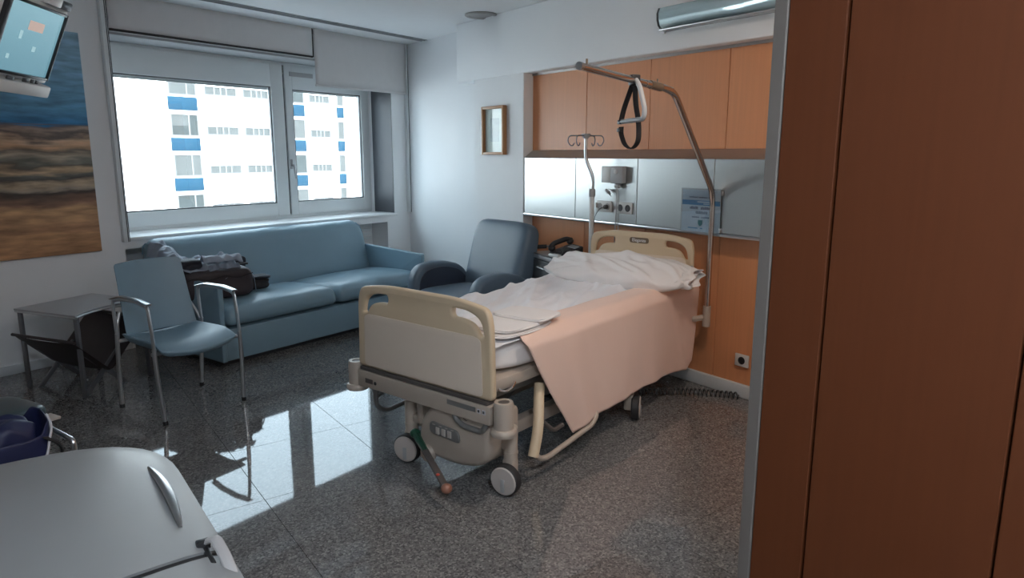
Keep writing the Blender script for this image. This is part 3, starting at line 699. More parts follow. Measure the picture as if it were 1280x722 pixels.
po_ = thing('dark_pouch', 'small black pouch beside the brown bag on the sofa seat', 'pouch', (3.47, 5.22, .478), R(-10))
b = soft_box(-.10, .09, -.08, .08, 0, .09, .02, .12, 5.5); obj('body', b, 'black_soft', po_, ang=60, sub=1)
b = soft_box(-.09, .10, -.09, .05, .088, .115, .02, .25, 7.7); obj('flap', b, 'jacket_d', po_, ang=60)
gl = thing('dark_hat', 'small dark peaked hat propped against the sofa back behind the bag', 'hat', (3.40, 5.40, .478), 0)
b = soft_box(-.09, .07, -.06, .05, 0, .27, .02, .25, 1.3); obj('crown', b, 'jacket_d', gl, ang=60, sub=1)
b = BM(); box(b, -.08, .06, -.10, -.055, .20, .215, .004); obj('peak', b, 'black', gl)

# ------------------------------------------------------------------ metal framed armchair (visitor chair)
ch = thing('visitor_chair', 'metal framed chair with teal padded seat and back in front of the sofa', 'chair', (2.26, 4.30, 0))
# local: x right, y towards the window; front legs at y=-.28, rear at y=+.24
for s in (-1, 1):
    x = .28*s
    b = BM(); tube(b, fillet([(x*.94, -.275, 0), (x, -.262, .30), (x, -.255, .47)], .1), .013, 12); leg = obj('leg', b, 'steel', ch)
    b = BM(); cyl(b, (x*.94, -.275, .001), (x*.95, -.2745, .025), .016, n=12); obj('foot_tip', b, 'black', leg)
    b = BM(); tube(b, fillet([(x*.97, .245, 0), (x*1.0, .215, .30), (x, .19, .50)], .1), .013, 12); leg = obj('leg', b, 'steel', ch)
    b = BM(); cyl(b, (x*.97, .245, .001), (x*.971, .244, .025), .016, n=12); obj('foot_tip', b, 'black', leg)
    b = BM(); tube(b, fillet([(x, -.255, .46), (x, -.245, .58), (x, -.225, .722), (x, -.10, .742), (x*1.0, .10, .735), (x, .20, .715), (x, .205, .66), (x, .19, .48)], .035), .012, 12, flat=(1.25, .8)); obj('arm_loop', b, 'steel', ch)
    b = BM(); tube(b, [(x, -.235, .735), (x, -.1, .751), (x, .1, .746), (x, .205, .722)], .02, 10, flat=(1.25, .32)); obj('arm_rest', b, 'grey_metal' if 0 else 'steel', ch)
    b = BM(); tube(b, [(x, .19, .47), (x*.93, .22, .55), (x*.82, .24, .62)], .012, 10); obj('back_bracket', b, 'steel', ch)
for y, z in ((.19, .45), (-.22, .43)):
    b = BM(); tube(b, [(-.28, y, z), (.28, y, z)], .012, 10); obj('seat_rail', b, 'steel', ch)
b = BM(); nx, ny = 20, 16
def seat_f(top):
    def f(u, v):
        wd_ = .25 - .02*max(0, v-.5)
        x = (u*2-1)*wd_; bow = .06*(1-(2*u-1)**2)
        y = -.27-bow*(1-v)**1.2*1.0+(.50)*v
        z = .487-.045*max(0, (.35-v)/.35)**2 - .012*v+.012*(abs(2*u-1))**2
        z -= .012*math.cos(math.pi*u-math.pi/2)*.8
        e = min(u, 1-u, v, 1-v); th = .05*min(1, (e/.07))**.5 if e < .07 else .05
        return Vector((x, y, z if top else z-.012-th))
    return f
va = grid(b, nx, ny, seat_f(True)); vb = grid(b, nx, ny, seat_f(False))
def stitch(b, va, vb):
    ra = [va[i][0] for i in range(len(va))]+[va[-1][j] for j in range(1, len(va[0]))]+[va[i][-1] for i in range(len(va)-2, -1, -1)]+[va[0][j] for j in range(len(va[0])-2, 0, -1)]
    rb = [vb[i][0] for i in range(len(vb))]+[vb[-1][j] for j in range(1, len(vb[0]))]+[vb[i][-1] for i in range(len(vb)-2, -1, -1)]+[vb[0][j] for j in range(len(vb[0])-2, 0, -1)]
    for k in range(len(ra)): b.faces.new((ra[k], ra[(k+1) % len(ra)], rb[(k+1) % len(ra)], rb[k]))
stitch(b, va, vb); obj('seat', b, 'teal_chair', ch, ang=55, sub=1)
b = BM()
def back_f(front):
    def f(u, v):
        wd_ = .235-.018*v-.035*max(0, v-.9)/.1*0
        x = (u*2-1)*wd_; z = .475+.445*v+.012*(1-(2*u-1)**2)*v
        y = .165+.115*v+.055*(1-(2*u-1)**2)*.5
        e = min(u, 1-u, v, 1-v); th = .045*min(1, e/.08)**.5 if e < .08 else .045
        return Vector((x, y if front else y+.006+th, z))
    return f
va = grid(b, 18, 18, back_f(True)); vb = grid(b, 18, 18, back_f(False)); stitch(b, va, vb); obj('backrest', b, 'teal_chair', ch, ang=55, sub=1)

# ------------------------------------------------------------------ recliner by the column
rc = thing('recliner_armchair', 'dark blue grey vinyl recliner armchair with rounded arms beside the column', 'armchair', (4.503, 3.652, 0), R(-14))
# local: -x is the front, y towards the window
aprof = [(-.36, .06, .03), (-.38, .40, .1), (-.345, .655, .15), (-.10, .70, .2), (.12, .65, .2), (.22, .55, .1), (.22, .06, .03)]
for y in (-.435, .435):
    b = BM(); plate(b, rpoly(aprof, 8), th=.125, bev=.035, mat=tr(0, y, 0) @ PXZ); arm = obj('armrest', b, 'navy_vinyl', rc, ang=60)
    b = BM(); yy = y-.068 if y > 0 else y+.068
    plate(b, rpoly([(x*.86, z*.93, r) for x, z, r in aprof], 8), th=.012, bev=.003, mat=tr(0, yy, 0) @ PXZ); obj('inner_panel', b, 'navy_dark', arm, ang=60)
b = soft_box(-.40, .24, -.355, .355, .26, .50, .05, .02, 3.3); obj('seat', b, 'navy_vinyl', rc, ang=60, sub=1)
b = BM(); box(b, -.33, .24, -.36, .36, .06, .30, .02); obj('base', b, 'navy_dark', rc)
for x in (-.28, .18):
    for y in (-.42, .42):
        b = BM(); cyl(b, (x, y, 0), (x, y, .065), .022, n=12); obj('glide', b, 'black', rc)
b = BM(); t = bmesh.new(); bmesh.ops.create_cube(t, size=1); bmesh.ops.subdivide_edges(t, edges=list(t.edges), cuts=10, use_grid_fill=True)
for v in t.verts:
    p = v.co*2; l = (abs(p.x)**5+abs(p.y)**7+abs(p.z)**7)**(1/6.5); p = p/max(l, .001)
    zz = (p.z+1)/2
    v.co = Vector((p.x*(.085+.02*(1-zz)), p.y*.37-.0, .40+zz*.66))
merge(b, t, tr(.24, 0, 0) @ Matrix.Shear('XY', 4, (.0, 0)) if False else tr(.20, 0, .40, 0, R(15), 0) @ Matrix.Translation((0, 0, -.40)))
obj('backrest', b, 'navy_vinyl', rc, ang=60, sub=1)
b = BM(); t = bmesh.new(); box(b, .37, .42, -.20, .27, .42, .93, .02, mat=tr()); obj('rear_shell', b, 'navy_dark', rc)

# ------------------------------------------------------------------ side table with a leather magazine sling
st = thing('side_table', 'small grey metal side table with brown leather magazine sling at far left', 'table', (1.93, 4.93, 0), R(104))
# local: x runs from the near leg to the far leg (back along the wall side), -y to the right in view
S_ = .60
def top_outline():
    pts = [(-.02, .02), (S_-.02, .02), (S_-.02, -.56), ]
    curve_ = []
    for k in range(13):
        f = k/12; x = -.02+.0*f; curve_.append((x+.10*math.sin(math.pi*f), -.56+.58*f))
    return [Vector(p) for p in pts]+[Vector(p) for p in curve_[:-1]]
b = BM(); plate(b, top_outline(), th=.014, bev=.003, mat=tr(0, 0, .562)); obj('table_top', b, 'table_grey', st)
b = BM(); pts = [(-.015, .012, .549), (S_-.025, .012, .549)]; tube(b, pts, .009, 8); tube(b, [(S_-.03, .01, .549), (S_-.03, -.55, .549)], .009, 8)
tube(b, [(-.02+.10*math.sin(math.pi*k/12)+.006, -.55+.56*k/12, .549) for k in range(13)], .009, 8); obj('rim', b, 'steel', st)
for (x, y) in ((0, 0), (S_-.05, 0), (.02, -.53), (S_-.05, -.53)):
    b = BM(); box(b, x-.018, x+.018, y-.009, y+.009, 0, .552, .003); obj('leg', b, 'grey_metal', st)
# X shaped end bars and V sling between them
for x in (.045, S_-.095):
    b = BM(); box(b, -.17, .36, -.007, .007, -.016, .016, .003, mat=tr(x, -.20, .15, 0, 0, R(90)) @ tr(0, 0, 0, 0, R(44), 0)); obj('cross_bar', b, 'grey_metal', st)
    b = BM(); box(b, -.36, .17, -.007, .007, -.016, .016, .003, mat=tr(x+.016, -.20, .15, 0, 0, R(90)) @ tr(0, 0, 0, 0, R(-44), 0)); obj('cross_bar', b, 'grey_metal', st)
def sling(sy, zt, ln):
    b = BM()
    grid(b, 10, 8, lambda u, v: Vector((-.03+(S_+.0)*u, -.20+sy*v*ln*math.cos(R(45)), .14+zt*v*ln*math.sin(R(45))-.012*math.sin(math.pi*u))))
    obj('leather_sling', b, 'leather', st, solid=.006, sub=1)
    b = BM(); yy, zz = -.20+sy*ln*math.cos(R(45)), .14+zt*ln*math.sin(R(45)); tube(b, [(-.035, yy, zz), (S_-.025, yy, zz)], .011, 8); obj('sling_rod', b, 'leather', st)
sling(-1, 1, .44); sling(1, 1, .36)

# ------------------------------------------------------------------ bedside table, telephone, remote
bt = thing('bedside_table', 'black bedside cabinet with grey top and chrome rail between recliner and bed', 'cabinet', hw(4.05, 3.46, 0), HWROT+R(-15))
# local: x along the wall, -y into depth; near corner at origin
b = BM(); box(b, .012, .50, -.268, -.012, .03, .765, .004); obj('carcass', b, 'black', bt)
b = BM(); box(b, 0, .51, -.28, 0, .768, .800, .004); tp = obj('top', b, 'table_grey', bt)
b = BM(); box(b, -.002, .512, -.282, .002, .800, .806, .002); obj('edge_band', b, 'dgrey', tp)
b = BM(); box(b, .015, .495, -.265, -.015, .806, .8075); obj('inset', b, 'table_grey', tp)
for x, z0, z1 in ((.02, .06, .50), (.02, .52, .755)):
    b = BM(); box(b, x, .49, -.012, .0, z0, z1, .003); d_ = obj('door' if z0 < .1 else 'drawer', b, 'dgrey', bt)
    b = BM(); tube(b, fillet([(.18, .0, z1-.05), (.18, .025, z1-.05), (.33, .025, z1-.05), (.33, 0, z1-.05)], .012), .005, 8); obj('handle', b, 'steel', d_)
b = BM(); tube(b, fillet([(.485, .03, .50), (.485, .03, .83), (.485, -.02, .845), (.485, -.22, .845)], .03), .010, 10); obj('side_rail', b, 'chrome', bt)
b = BM(); tube(b, fillet([(.485, .03, .70), (.485, .03, .83), (.485, -.02, .845), (.44, -.12, .85)], .03), .017, 10); obj('rail_grip', b, 'black_soft', bt)
for x in (.05, .46):
    for y in (-.23, -.05):
        b = BM(); cyl(b, (x, y, 0), (x, y, .032), .02, n=12); obj('caster', b, 'black', bt)
ph_m = hw(4.05, 3.46, 0)
tel = thing('desk_telephone', 'black desk telephone with handset on the bedside cabinet', 'telephone', (0, 0, 0), HWROT+R(-15))
def btw(x, y, z):
    a = HWROT+R(-15); return hw(4.05, 3.46, 0)+Vector((x*math.cos(a)-y*math.sin(a), x*math.sin(a)+y*math.cos(a), z))
tel.location = btw(.15, -.155, .8085)
b = BM()
for x0, x1 in ((-.11, .11),):
    t = bmesh.new(); vs = [t.verts.new(p) for p in ((-.11, .10, 0), (.11, .10, 0), (.11, -.10, 0), (-.11, -.10, 0), (-.11, .10, .025), (.11, .10, .025), (.11, -.10, .085), (-.11, -.10, .085))]
    for f in ((0, 1, 2, 3), (4, 5, 6, 7), (0, 1, 5, 4), (2, 3, 7, 6), (1, 2, 6, 5), (0, 3, 7, 4)): t.faces.new([vs[i] for i in f])
    bmesh.ops.bevel(t, geom=list(t.edges), offset=.008, segments=2, affect='EDGES'); merge(b, t)
obj('base', b, 'black', tel)
RK = tr(0, 0, .056, R(-16.7))
b = BM(); tube(b, fillet([(.075, .10, .03), (.08, .06, .055), (.08, -.06, .055), (.075, -.10, .03)], .03), .02, 10); ball(b, (.075, .085, .025), .027, .03, .024, 8); ball(b, (.075, -.085, .025), .027, .03, .024, 8)
bmesh.ops.transform(b, matrix=RK, verts=b.verts); obj('handset', b, 'black', tel)
b = BM(); box(b, -.095, .03, -.075, -.03, 0, .006, .002, mat=RK); obj('display', b, 'mgrey', tel)
b = BM()
for i in range(4):
    for j in range(4): box(b, -.09+i*.03, -.068+i*.03, -.015+j*.025, .003+j*.025, .0, .007, .002, mat=RK)
obj('keypad', b, 'dgrey', tel)
rm = thing('nurse_call_handset', 'white nurse call handset lying before the telephone on the bedside cabinet', 'remote', btw(.10, -.035, .8085), HWROT+R(-5))
b = BM(); box(b, -.065, .065, -.022, .022, 0, .028, .01, 3); obj('body', b, 'socket', rm)
b = BM(); box(b, .02, .045, -.012, .012, .0275, .0305, .002); obj('button', b, 'dgrey', rm)
b = BM(); tube(b, fillet([(-.06, 0, .014), (-.09, 0, .012), (-.095, .02, .006)], .02), .004, 8); obj('cord', b, 'socket', rm)
#@@PART3
# ------------------------------------------------------------------ hospital bed (local x from foot to head, y to the window)
BL = (2.4445, 2.3246, 0); BR_ = R(-3)
bed = thing('hospital_bed', 'beige electric hospital bed on castors in the middle of the room', 'bed', BL, BR_)
def bw(x, y, z=0):
    c, s = math.cos(BR_), math.sin(BR_); return Vector((BL[0]+x*c-y*s, BL[1]+x*s+y*c, z))
def mirror_y(pts): return [(-p[0],)+tuple(p[1:]) for p in pts][::-1]
# footboard: outline in (y, z)
def board(hw_, zb, zs, zt, rb=.03, holes=True, hscale=1, dz=0):
    out = rpoly([(-hw_*1.02, zb, rb), (hw_*1.02, zb, rb), (hw_, zs-.02, .04), (hw_*.955, zt-.028, .085), (hw_*.55, zt, .25), (-hw_*.55, zt, .25), (-hw_*.955, zt-.028, .085), (-hw_, zs-.02, .04)], 7)
    k = hw_/.465
    h = [(.225*k, zt-.048, .02), (.33*k, zt-.052, .06), (.405*k, zt-.085, .05), (.425*k, zt-.165, .02), (.395*k, zt-.165, .02), (.36*k, zt-.112, .05), (.30*k, zt-.095, .03), (.225*k, zt-.092, .02)]
    return out, [rpoly(h, 4), rpoly(mirror_y(h), 4)]
o_, h_ = board(.465, .487, .86, .947)
b = BM(); plate(b, o_, h_, th=.038, bev=.013, mat=tr(0, 0, 0) @ PYZ); fb = obj('footboard', b, 'beige', bed, ang=50)
b = BM(); plate(b, rpoly([(-.418, .500, .03), (.418, .500, .03), (.408, .770, .035), (.37, .783, .05), (-.37, .783, .05), (-.408, .770, .035)], 5), th=.006, bev=.0025, mat=tr(-.021) @ PYZ); obj('insert_panel', b, 'beige_light', fb)
# rail with corner bumpers
b = BM(); box(b, -.035, .035, -.47, .47, .375, .468, .010); fr = obj('foot_rail', b, 'bed_metal', bed)
b = BM(); box(b, -.030, .03, -.45, .45, .469, .488, .002); obj('rail_recess', b, 'bed_dark', fr)
b = BM(); box(b, -.0365, -.034, -.385, -.20, .425, .450, .001, 1); obj('rail_label', b, 'bed_grey', fr)
b = BM()
for y in (-.405, -.435):
    box(b, -.0365, -.034, y-.011, y+.011, .425, .447, .001, 1)
obj('rail_symbol', b, 'whitetrim', fr)
b = BM()
for y in (-.405, -.435): box(b, -.0372, -.0364, y-.005, y+.006, .43, .442)
obj('symbol_mark', b, 'dgrey', fr)
b = BM(); box(b, -.0365, -.034, .345, .405, .405, .43, .001, 1); obj('plate_label', b, 'bed_dark', fr)
b = BM(); ball(b, (-.036, .325, .415), .006, .010, .010, 8); obj('release_button', b, 'black', fr)
for y in (-.525, .515):
    b = BM(); lathe(b, [(.028, .355), (.046, .355), (.046, .490), (.043, .500), (.028, .500), (.026, .47), (.0, .47)], 28, tr(0, y)); bu = obj('corner_bumper', b, 'bed_metal', bed)
    b = BM(); lathe(b, [(.03, .338), (.056, .340), (.060, .350), (.060, .362), (.054, .372), (.046, .374)], 28, tr(0, y)); obj('bumper_ring', b, 'bed_metal', bu)
    b = BM(); lathe(b, [(.001, .495), (.025, .495), (.025, .497), (.001, .497)], 20, tr(0, y)); obj('socket_hole', b, 'bed_dark', bu)
# platform and under structure
b = BM(); box(b, .03, 2.02, -.435, .435, .505, .566, .012); obj('mattress_platform', b, 'bed_metal', bed)
b = BM(); box(b, .06, 1.98, -.36, -.31, .44, .505, .006); box(b, .06, 1.98, .31, .36, .44, .505, .006)
for x in (.2, .7, 1.3, 1.85): box(b, x, x+.05, -.31, .31, .44, .50, .004)
obj('upper_frame', b, 'bed_grey', bed)
b = BM(); box(b, .12, 1.40, -.34, -.28, .19, .26, .008); box(b, .12, 1.40, .04, .10, .19, .26, .008); box(b, 1.30, 1.38, -.42, .2, .18, .25, .008); box(b, .10, .18, -.4, .16, .18, .25, .008); obj('base_frame', b, 'bed_metal', bed)
for x0, x1 in ((.35, .75), (1.25, .95)):
    b = BM(); cyl(b, (x0, -.12, .24), (x1, -.12, .46), .04, n=18); cyl(b, (x0, .05, .24), (x1, .05, .46), .03, n=18); obj('lift_column', b, 'bed_grey', bed)
# motor cover
b = BM(); plate(b, rpoly([(.045, .14, .05), (.035, .27, .10), (-.055, .385, .10), (-.16, .41, .1), (-.44, .40, .03), (-.44, .19, .05), (-.36, .125, .08), (-.2, .095, .1), (-.03, .105, .05)], 6), th=.24, bev=.035, mat=tr(.115) @ PYZ); mc = obj('motor_cover', b, 'bed_metal', bed, ang=50)
b = BM(); plate(b, rpoly([(-.262, .225, .03), (-.05, .235, .03), (-.055, .300, .03), (-.25, .288, .03)], 5), th=.010, bev=.003, mat=tr(-.008) @ PYZ); cp = obj('control_panel', b, 'bed_grey', bed)
for y in (-.112, -.152, -.192):
    b = BM(); box(b, -.018, -.012, y-.013, y+.013, .240, .276, .003); obj('control_button', b, 'wheel', cp)
b = BM()
for y in (-.085, -.13, -.17, -.21): box(b, -.0145, -.0125, y-.009, y+.009, .283, .286)
obj('button_mark', b, 'wheel', cp)
b = BM(); tube(b, fillet([(-.01, -.215, .42), (-.01, -.23, .35), (-.01, -.285, .325), (-.01, -.40, .325), (-.01, -.428, .36), (-.01, -.43, .42)], .03), .0145, 12); obj('lift_handle', b, 'bed_grey', bed)
b = BM(); tube(b, fillet([(.02, -.245, .41), (.0, -.265, .365), (.0, -.31, .35), (.01, -.33, .41)], .03), .006, 8); obj('cable_loop', b, 'bed_dark', bed)
# castors
def caster(x, y, ax, arm=None):
    b = BM(); a = Vector((math.cos(ax), math.sin(ax), 0)); p = Vector((x, y, 0)); q = p-a*.045
    cyl(b, q+Vector((0, 0, .155)), q+Vector((0, 0, .325)), .034, n=20); ball(b, q+Vector((0, 0, .325)), .034, .034, .014, 8)
    cyl(b, q+Vector((0, 0, .195)), q+Vector((0, 0, .206)), .0365, n=20)
    tr_ = Vector((-a.y, a.x, 0))
    box(b, -.025, .03, -.032, .032, .06, .17, .012, mat=Matrix.Translation(q) @ Matrix.Rotation(ax, 4, 'Z'))
    c = obj('caster', b, 'bed_metal', bed)
    for sgn in (.012, ):
        t = bmesh.new(); b = BM(); M4 = Matrix.Translation(p+Vector((0, 0, .077))) @ a.to_track_quat('Z', 'Y').to_matrix().to_4x4()
        lathe(b, [(.055, -.024), (.070, -.024), (.0765, -.016), (.0765, .016), (.070, .024), (.055, .024)], 36, M4); obj('tyre', b, 'tyre', c)
        b = BM(); lathe(b, [(.001, -.0245), (.0695, -.0245), (.0695, .0245), (.064, .029), (.001, .031)], 36, M4); obj('wheel_disc', b, 'wheel', c)
    b = BM(); u_ = a; box(b, .030, .034, -.011, .011, -.055, .012, .002, mat=Matrix.Translation(p+Vector((0, 0, .077))) @ Matrix.Rotation(ax, 4, 'Z')); obj('brake_slot', b, 'mgrey', c)
    return c
caster(.075, -.475, R(188)); caster(.035, .165, R(195)); caster(1.33, -.475, R(-65)); caster(1.33, .22, R(200))
b = BM(); box(b, .085, .145, -.475, -.40, .215, .31, .012); obj('caster_arm', b, 'bed_metal', bed)
b = BM(); box(b, .06, .12, .0, .18, .215, .26, .010); box(b, .05, .11, .06, .11, .22, .345, .014); obj('caster_arm', b, 'bed_metal', bed)
# central brake pedal
p0, p1 = Vector((-.01, .055, .20)), Vector((-.195, -.345, .095))
b = BM(); tube(b, [p0, p0.lerp(p1, .5), p1], .0155, 10, flat=(1.2, .8)); pdl = obj('brake_pedal', b, 'bed_dark', bed)
b = BM(); ball(b, p0, .028, .028, .024, 10); tube(b, [p0, p0.lerp(p1, .35)], [.02, .0165], 10); obj('pedal_green_end', b, 'green', pdl, label='green pedal end')
b = BM(); ball(b, p1, .027, .027, .024, 10); obj('pedal_brown_end', b, 'rust', pdl, label='brown pedal end')
b = BM(); q = p0.lerp(p1, .80)+Vector((-.008, .004, .011)); ball(b, q, .010, .010, .006, 8); obj('pedal_red_mark', b, 'red', pdl, label='red mark on the pedal')
b = BM(); lathe(b, [(.001, -.02), (.04, -.02), (.05, 0), (.04, .02), (.001, .02)], 20, tr(.0, -.03, .115, 0, R(90))); obj('pedal_hub', b, 'bed_metal', bed)
# folded side rails
b = BM(); tube(b, fillet([(.40, -.43, .46), (.36, -.455, .40), (.30, -.50, .27), (.25, -.505, .14)], .1), .027, 12, flat=(1, .8)); sr = obj('rail_arm', b, 'beige', bed)
b = BM(); tube(b, fillet([(.255, -.505, .17), (.29, -.51, .115), (.36, -.512, .10), (.78, -.512, .145), (.85, -.50, .19), (.86, -.40, .24)], .05), .0145, 12); obj('side_rail', b, 'bed_metal', bed)
b = BM(); tube(b, fillet([(.33, -.50, .30), (.42, -.505, .22), (.50, -.505, .23)], .03), .012, 10); obj('rail_link', b, 'bed_dark', bed)
b = BM(); tube(b, fillet([(.14, .49, .43), (.115, .505, .29)], .08), .022, 12); obj('rail_arm', b, 'bed_grey', bed)
b = BM(); tube(b, fillet([(.115, .505, .29), (.12, .51, .20), (.19, .51, .155), (.48, .51, .175), (.85, .51, .19), (.9, .50, .42)], .06), .0135, 12); obj('side_rail', b, 'bed_grey', bed)
b = BM(); tube(b, fillet([(.115, .50, .26), (.22, .50, .30), (.30, .49, .29)], .03), .011, 10); obj('rail_link', b, 'bed_grey', bed)
b = BM(); tube(b, fillet([(.06, -.445, .525), (.09, -.46, .508), (.14, -.465, .52), (.17, -.455, .535)], .02), .006, 8); obj('sheet_hook', b, 'chrome', bed, label='chrome hook')
# headboard
HX = 2.065; HC = -.07
o_, h_ = board(.405, .60, 1.0, 1.066)
b = BM(); plate(b, o_, h_, th=.036, bev=.012, mat=tr(HX, HC) @ PYZ); hb = obj('headboard', b, 'beige', bed, ang=50)
b = BM(); plate(b, rpoly([(-.36, .64, .03), (.36, .64, .03), (.36, .915, .04), (-.36, .915, .04)], 5), th=.006, bev=.0025, mat=tr(HX-.02, HC) @ PYZ); obj('insert_panel', b, 'beige_light', hb)
b = BM(); plate(b, rpoly([(-.075, .988, .02), (.075, .988, .02), (.075, 1.027, .02), (-.075, 1.027, .02)], 5), th=.004, bev=.0015, mat=tr(HX-.0195, HC) @ PYZ); obj('name_badge', b, 'badge', hb)
b = BM(); text(b, 'Eleganza', .032, tr(HX-.0222, HC, 1.0075) @ Matrix(((0, 0, -1, 0), (-1, 0, 0, 0), (0, 1, 0, 0), (0, 0, 0, 1))), .0004); obj('badge_lettering', b, 'paper', hb)
b = BM(); box(b, 1.99, 2.10, -.40, .36, .40, .60, .01); obj('head_bracket', b, 'bed_metal', bed)
b = BM(); tube(b, fillet([(2.02, -.42, .50), (2.06, -.50, .50), (2.075, -.565, .52)], .03), .02, 10); cyl(b, (2.078, -.582, .46), (2.078, -.582, .60), .026, n=16); obj('pole_socket', b, 'bed_metal', bed)
b = BM(); tube(b, fillet([(2.05, .34, .46), (2.14, .40, .46), (2.21, .443, .47)], .03), .02, 10); cyl(b, (2.225, .443, .42), (2.225, .443, .55), .022, n=16); obj('pole_socket', b, 'bed_metal', bed)

# mattress with fitted white sheet
b = soft_box(.035, 1.975, -.445, .445, .5665, .722, .03, .006, 2.0); mt = tag(obj('mattress', b, 'sheet2', ang=60, sub=1), 'mattress wrapped in a white fitted sheet on the hospital bed', 'mattress', loc=BL, rz=BR_)
# wrinkled top sheet
def sheet_f(u, v):
    x = .045+1.9*u; y = .463-.90*v
    w1 = noise.noise(Vector((x*1.7+y*1.2, y*5.5-x*2.6, 1)))
    w2 = 1-abs(noise.noise(Vector((x*1.3+4, y*7-x*3.0, 5))))*2
    w3 = 1-abs(noise.noise(Vector((x*1.0+9, y*11-x*2.2, 11))))*2.6
    z = .7335+.020*w1+.031*max(0, w2)**3+.020*max(0, w3)**2+.006*noise.noise(Vector((x*9, y*9, 2)))
    kd = min(1, max(0, (y+.34)/.16)); z = .7335+(z-.7335)*kd-.004*(1-kd)
    dr = max(0, y-.425)
    if dr > 0: z -= dr*2.6*(1+.25*math.sin(x*9)); y = .425+dr*.95
    z -= .012*max(0, (u-.0)<.02)
    return Vector((x, y, max(z, .7265) if dr <= 0 else z))
b = BM(); grid(b, 110, 56, sheet_f); tag(obj('top_sheet', b, 'sheet', ang=80, sub=1, solid=.004), 'rumpled white top sheet spread over the bed mattress', 'sheet', loc=BL, rz=BR_)
# salmon coverlet draped over the near side
def cov_f(u, v):
    # v 0: on the bed, .25 edge, 1: hem
    if v < .28:
        k = v/.28; y = -.27-.185*k; z = .752+.006*math.sin(k*3); drop = 0
        if k > .75: z -= .022*((k-.75)/.25)**2
    else:
        drop = (v-.28)/.72; zh = .165+.03*math.sin(u*3.1)+.045*max(0, .12-u)/.12*-.6+.05*max(0, u-.95)/.05
        a = min(1, drop/.08); y = -.455-.030*math.sin(a*math.pi/2)-.012*drop
        z = .730-(.730-zh)*drop
    x0 = .225+.40*max(0, (v-.28)/.72)**1.15+.06*(1-min(1, v/.28))
    x1 = 2.01+.16*min(1, v/.28)-.13*max(0, (v-.28)/.72)
    x = x0+(x1-x0)*u
    y -= drop*(.026*noise.noise(Vector((x*3.6, z*.9, 3)))+.014*math.sin(x*6.5+z*1.5)+.010*noise.noise(Vector((x*9, z*2, 6))))+.028*drop*max(0, 1-abs(x-.55-.2*drop)/.16)
    y -= .010*max(0, drop)**.5*max(0, 1-abs(x-(1.72+.22*drop))/.035)
    z += .004*noise.noise(Vector((x*5, y*8, 3)))*(drop == 0)
    return Vector((x, y, z))
b = BM(); grid(b, 110, 60, cov_f); tag(obj('coverlet', b, 'peach', ang=80, solid=.005), 'salmon pink coverlet draped over the near side of the bed', 'blanket', loc=BL, rz=BR_)
# folded towel
tw = thing('folded_towel', 'folded white towel lying on the foot end corner of the bed', 'towel', bw(.33, -.27, .742), BR_+R(4))
for k, (x0, x1, y0, y1, z0, z1, mt_) in enumerate(((-.23, .21, -.17, .19, 0, .022, 'sheet2'), (-.20, .23, -.165, .17, .022, .044, 'sheet2'), (.02, .25, -.19, .12, .040, .062, 'sheet2'))):
    b = soft_box(x0, x1, y0, y1, z0, z1, .01, .05, 3+k*2.7); obj('towel_layer', b, mt_, tw, ang=60, sub=1)
# pillow
b = BM(); t = bmesh.new(); bmesh.ops.create_cube(t, size=1); bmesh.ops.subdivide_edges(t, edges=list(t.edges), cuts=40, use_grid_fill=True)
for v in t.verts:
    p = v.co*2; l = (abs(p.x)**4+abs(p.y)**5+abs(p.z)**2.6)**(1/3.6); p = p/max(l, .001)
    th = (1-min(1, abs(p.y))**6*.5)*(1-.55*max(0, p.y)**1.6)
    q = Vector((p.x*.19, p.y*.56, p.z*.068*th))
    wr = noise.noise(Vector((q.x*9, q.y*4+q.x*9, 1)))*.018+max(0, 1-abs(noise.noise(Vector((q.x*4+2, q.y*4.2-q.x*7, 7))))*6)*.026
    if p.z > -.2: q.z += wr
    v.co = q
merge(b, t); pil = thing('pillow', 'long white pillow with creased case across the head of the bed', 'pillow', bw(1.80, -.04, .822), BR_)
bmesh.ops.rotate(b, verts=b.verts, matrix=Matrix.Rotation(R(-16), 3, 'Y'), cent=(0, 0, 0)); obj('pillow_body', b, 'sheet2', pil, ang=70, sub=1)
def flap(u, v):
    a = u*2*math.pi; r = 1+.12*math.sin(3*a+v*4)
    return Vector((math.cos(a)*.13*r*(1-.2*v), -.50-.085*v+.018*math.sin(a*5), math.sin(a)*.048*r+.005+.012*noise.noise(Vector((a, v*4, 3)))))
b = BM(); grid(b, 44, 10, flap); bmesh.ops.rotate(b, verts=b.verts, matrix=Matrix.Rotation(R(-16), 3, 'Y'), cent=(0, 0, 0)); obj('pillowcase_end', b, 'sheet2', pil, ang=80, sub=1, solid=.004)

# ------------------------------------------------------------------ trapeze pole with grab handle
TB = bw(2.078, -.582, 0)
tp_ = thing('trapeze_pole', 'bent steel trapeze pole rising from the right head corner of the bed', 'pole', (TB.x, TB.y, 0), R(-.6))
x1_, x2_ = -.70, -1.70
b = BM(); tube(b, fillet([(0, 0, .47), (0, 0, 1.35), (x1_+.03, 0, 1.935), (x1_-.08, 0, 1.955), (-1.05, 0, 1.962)], .09, 8), .019, 14); obj('pole', b, 'bronze', tp_)
b = BM(); tube(b, [(x1_-.02, 0, 1.951), (-1.69, 0, 1.985)], .017, 14); obj('boom', b, 'bronze', tp_)
b = BM(); cyl(b, (-.86, 0, 1.956), (-.99, 0, 1.961), .022, n=16); obj('boom_grip', b, 'badge', tp_)
b = BM(); cyl(b, (-1.685, 0, 1.985), (-1.708, 0, 1.986), .0185, n=16); obj('end_cap', b, 'steel', tp_)
b = BM()
for x, z in ((-1.64, 1.984), (-.90, 1.958)): cyl(b, (x, 0, z), (x, 0, z+.038), .005, n=8)
obj('stop_pin', b, 'badge', tp_)
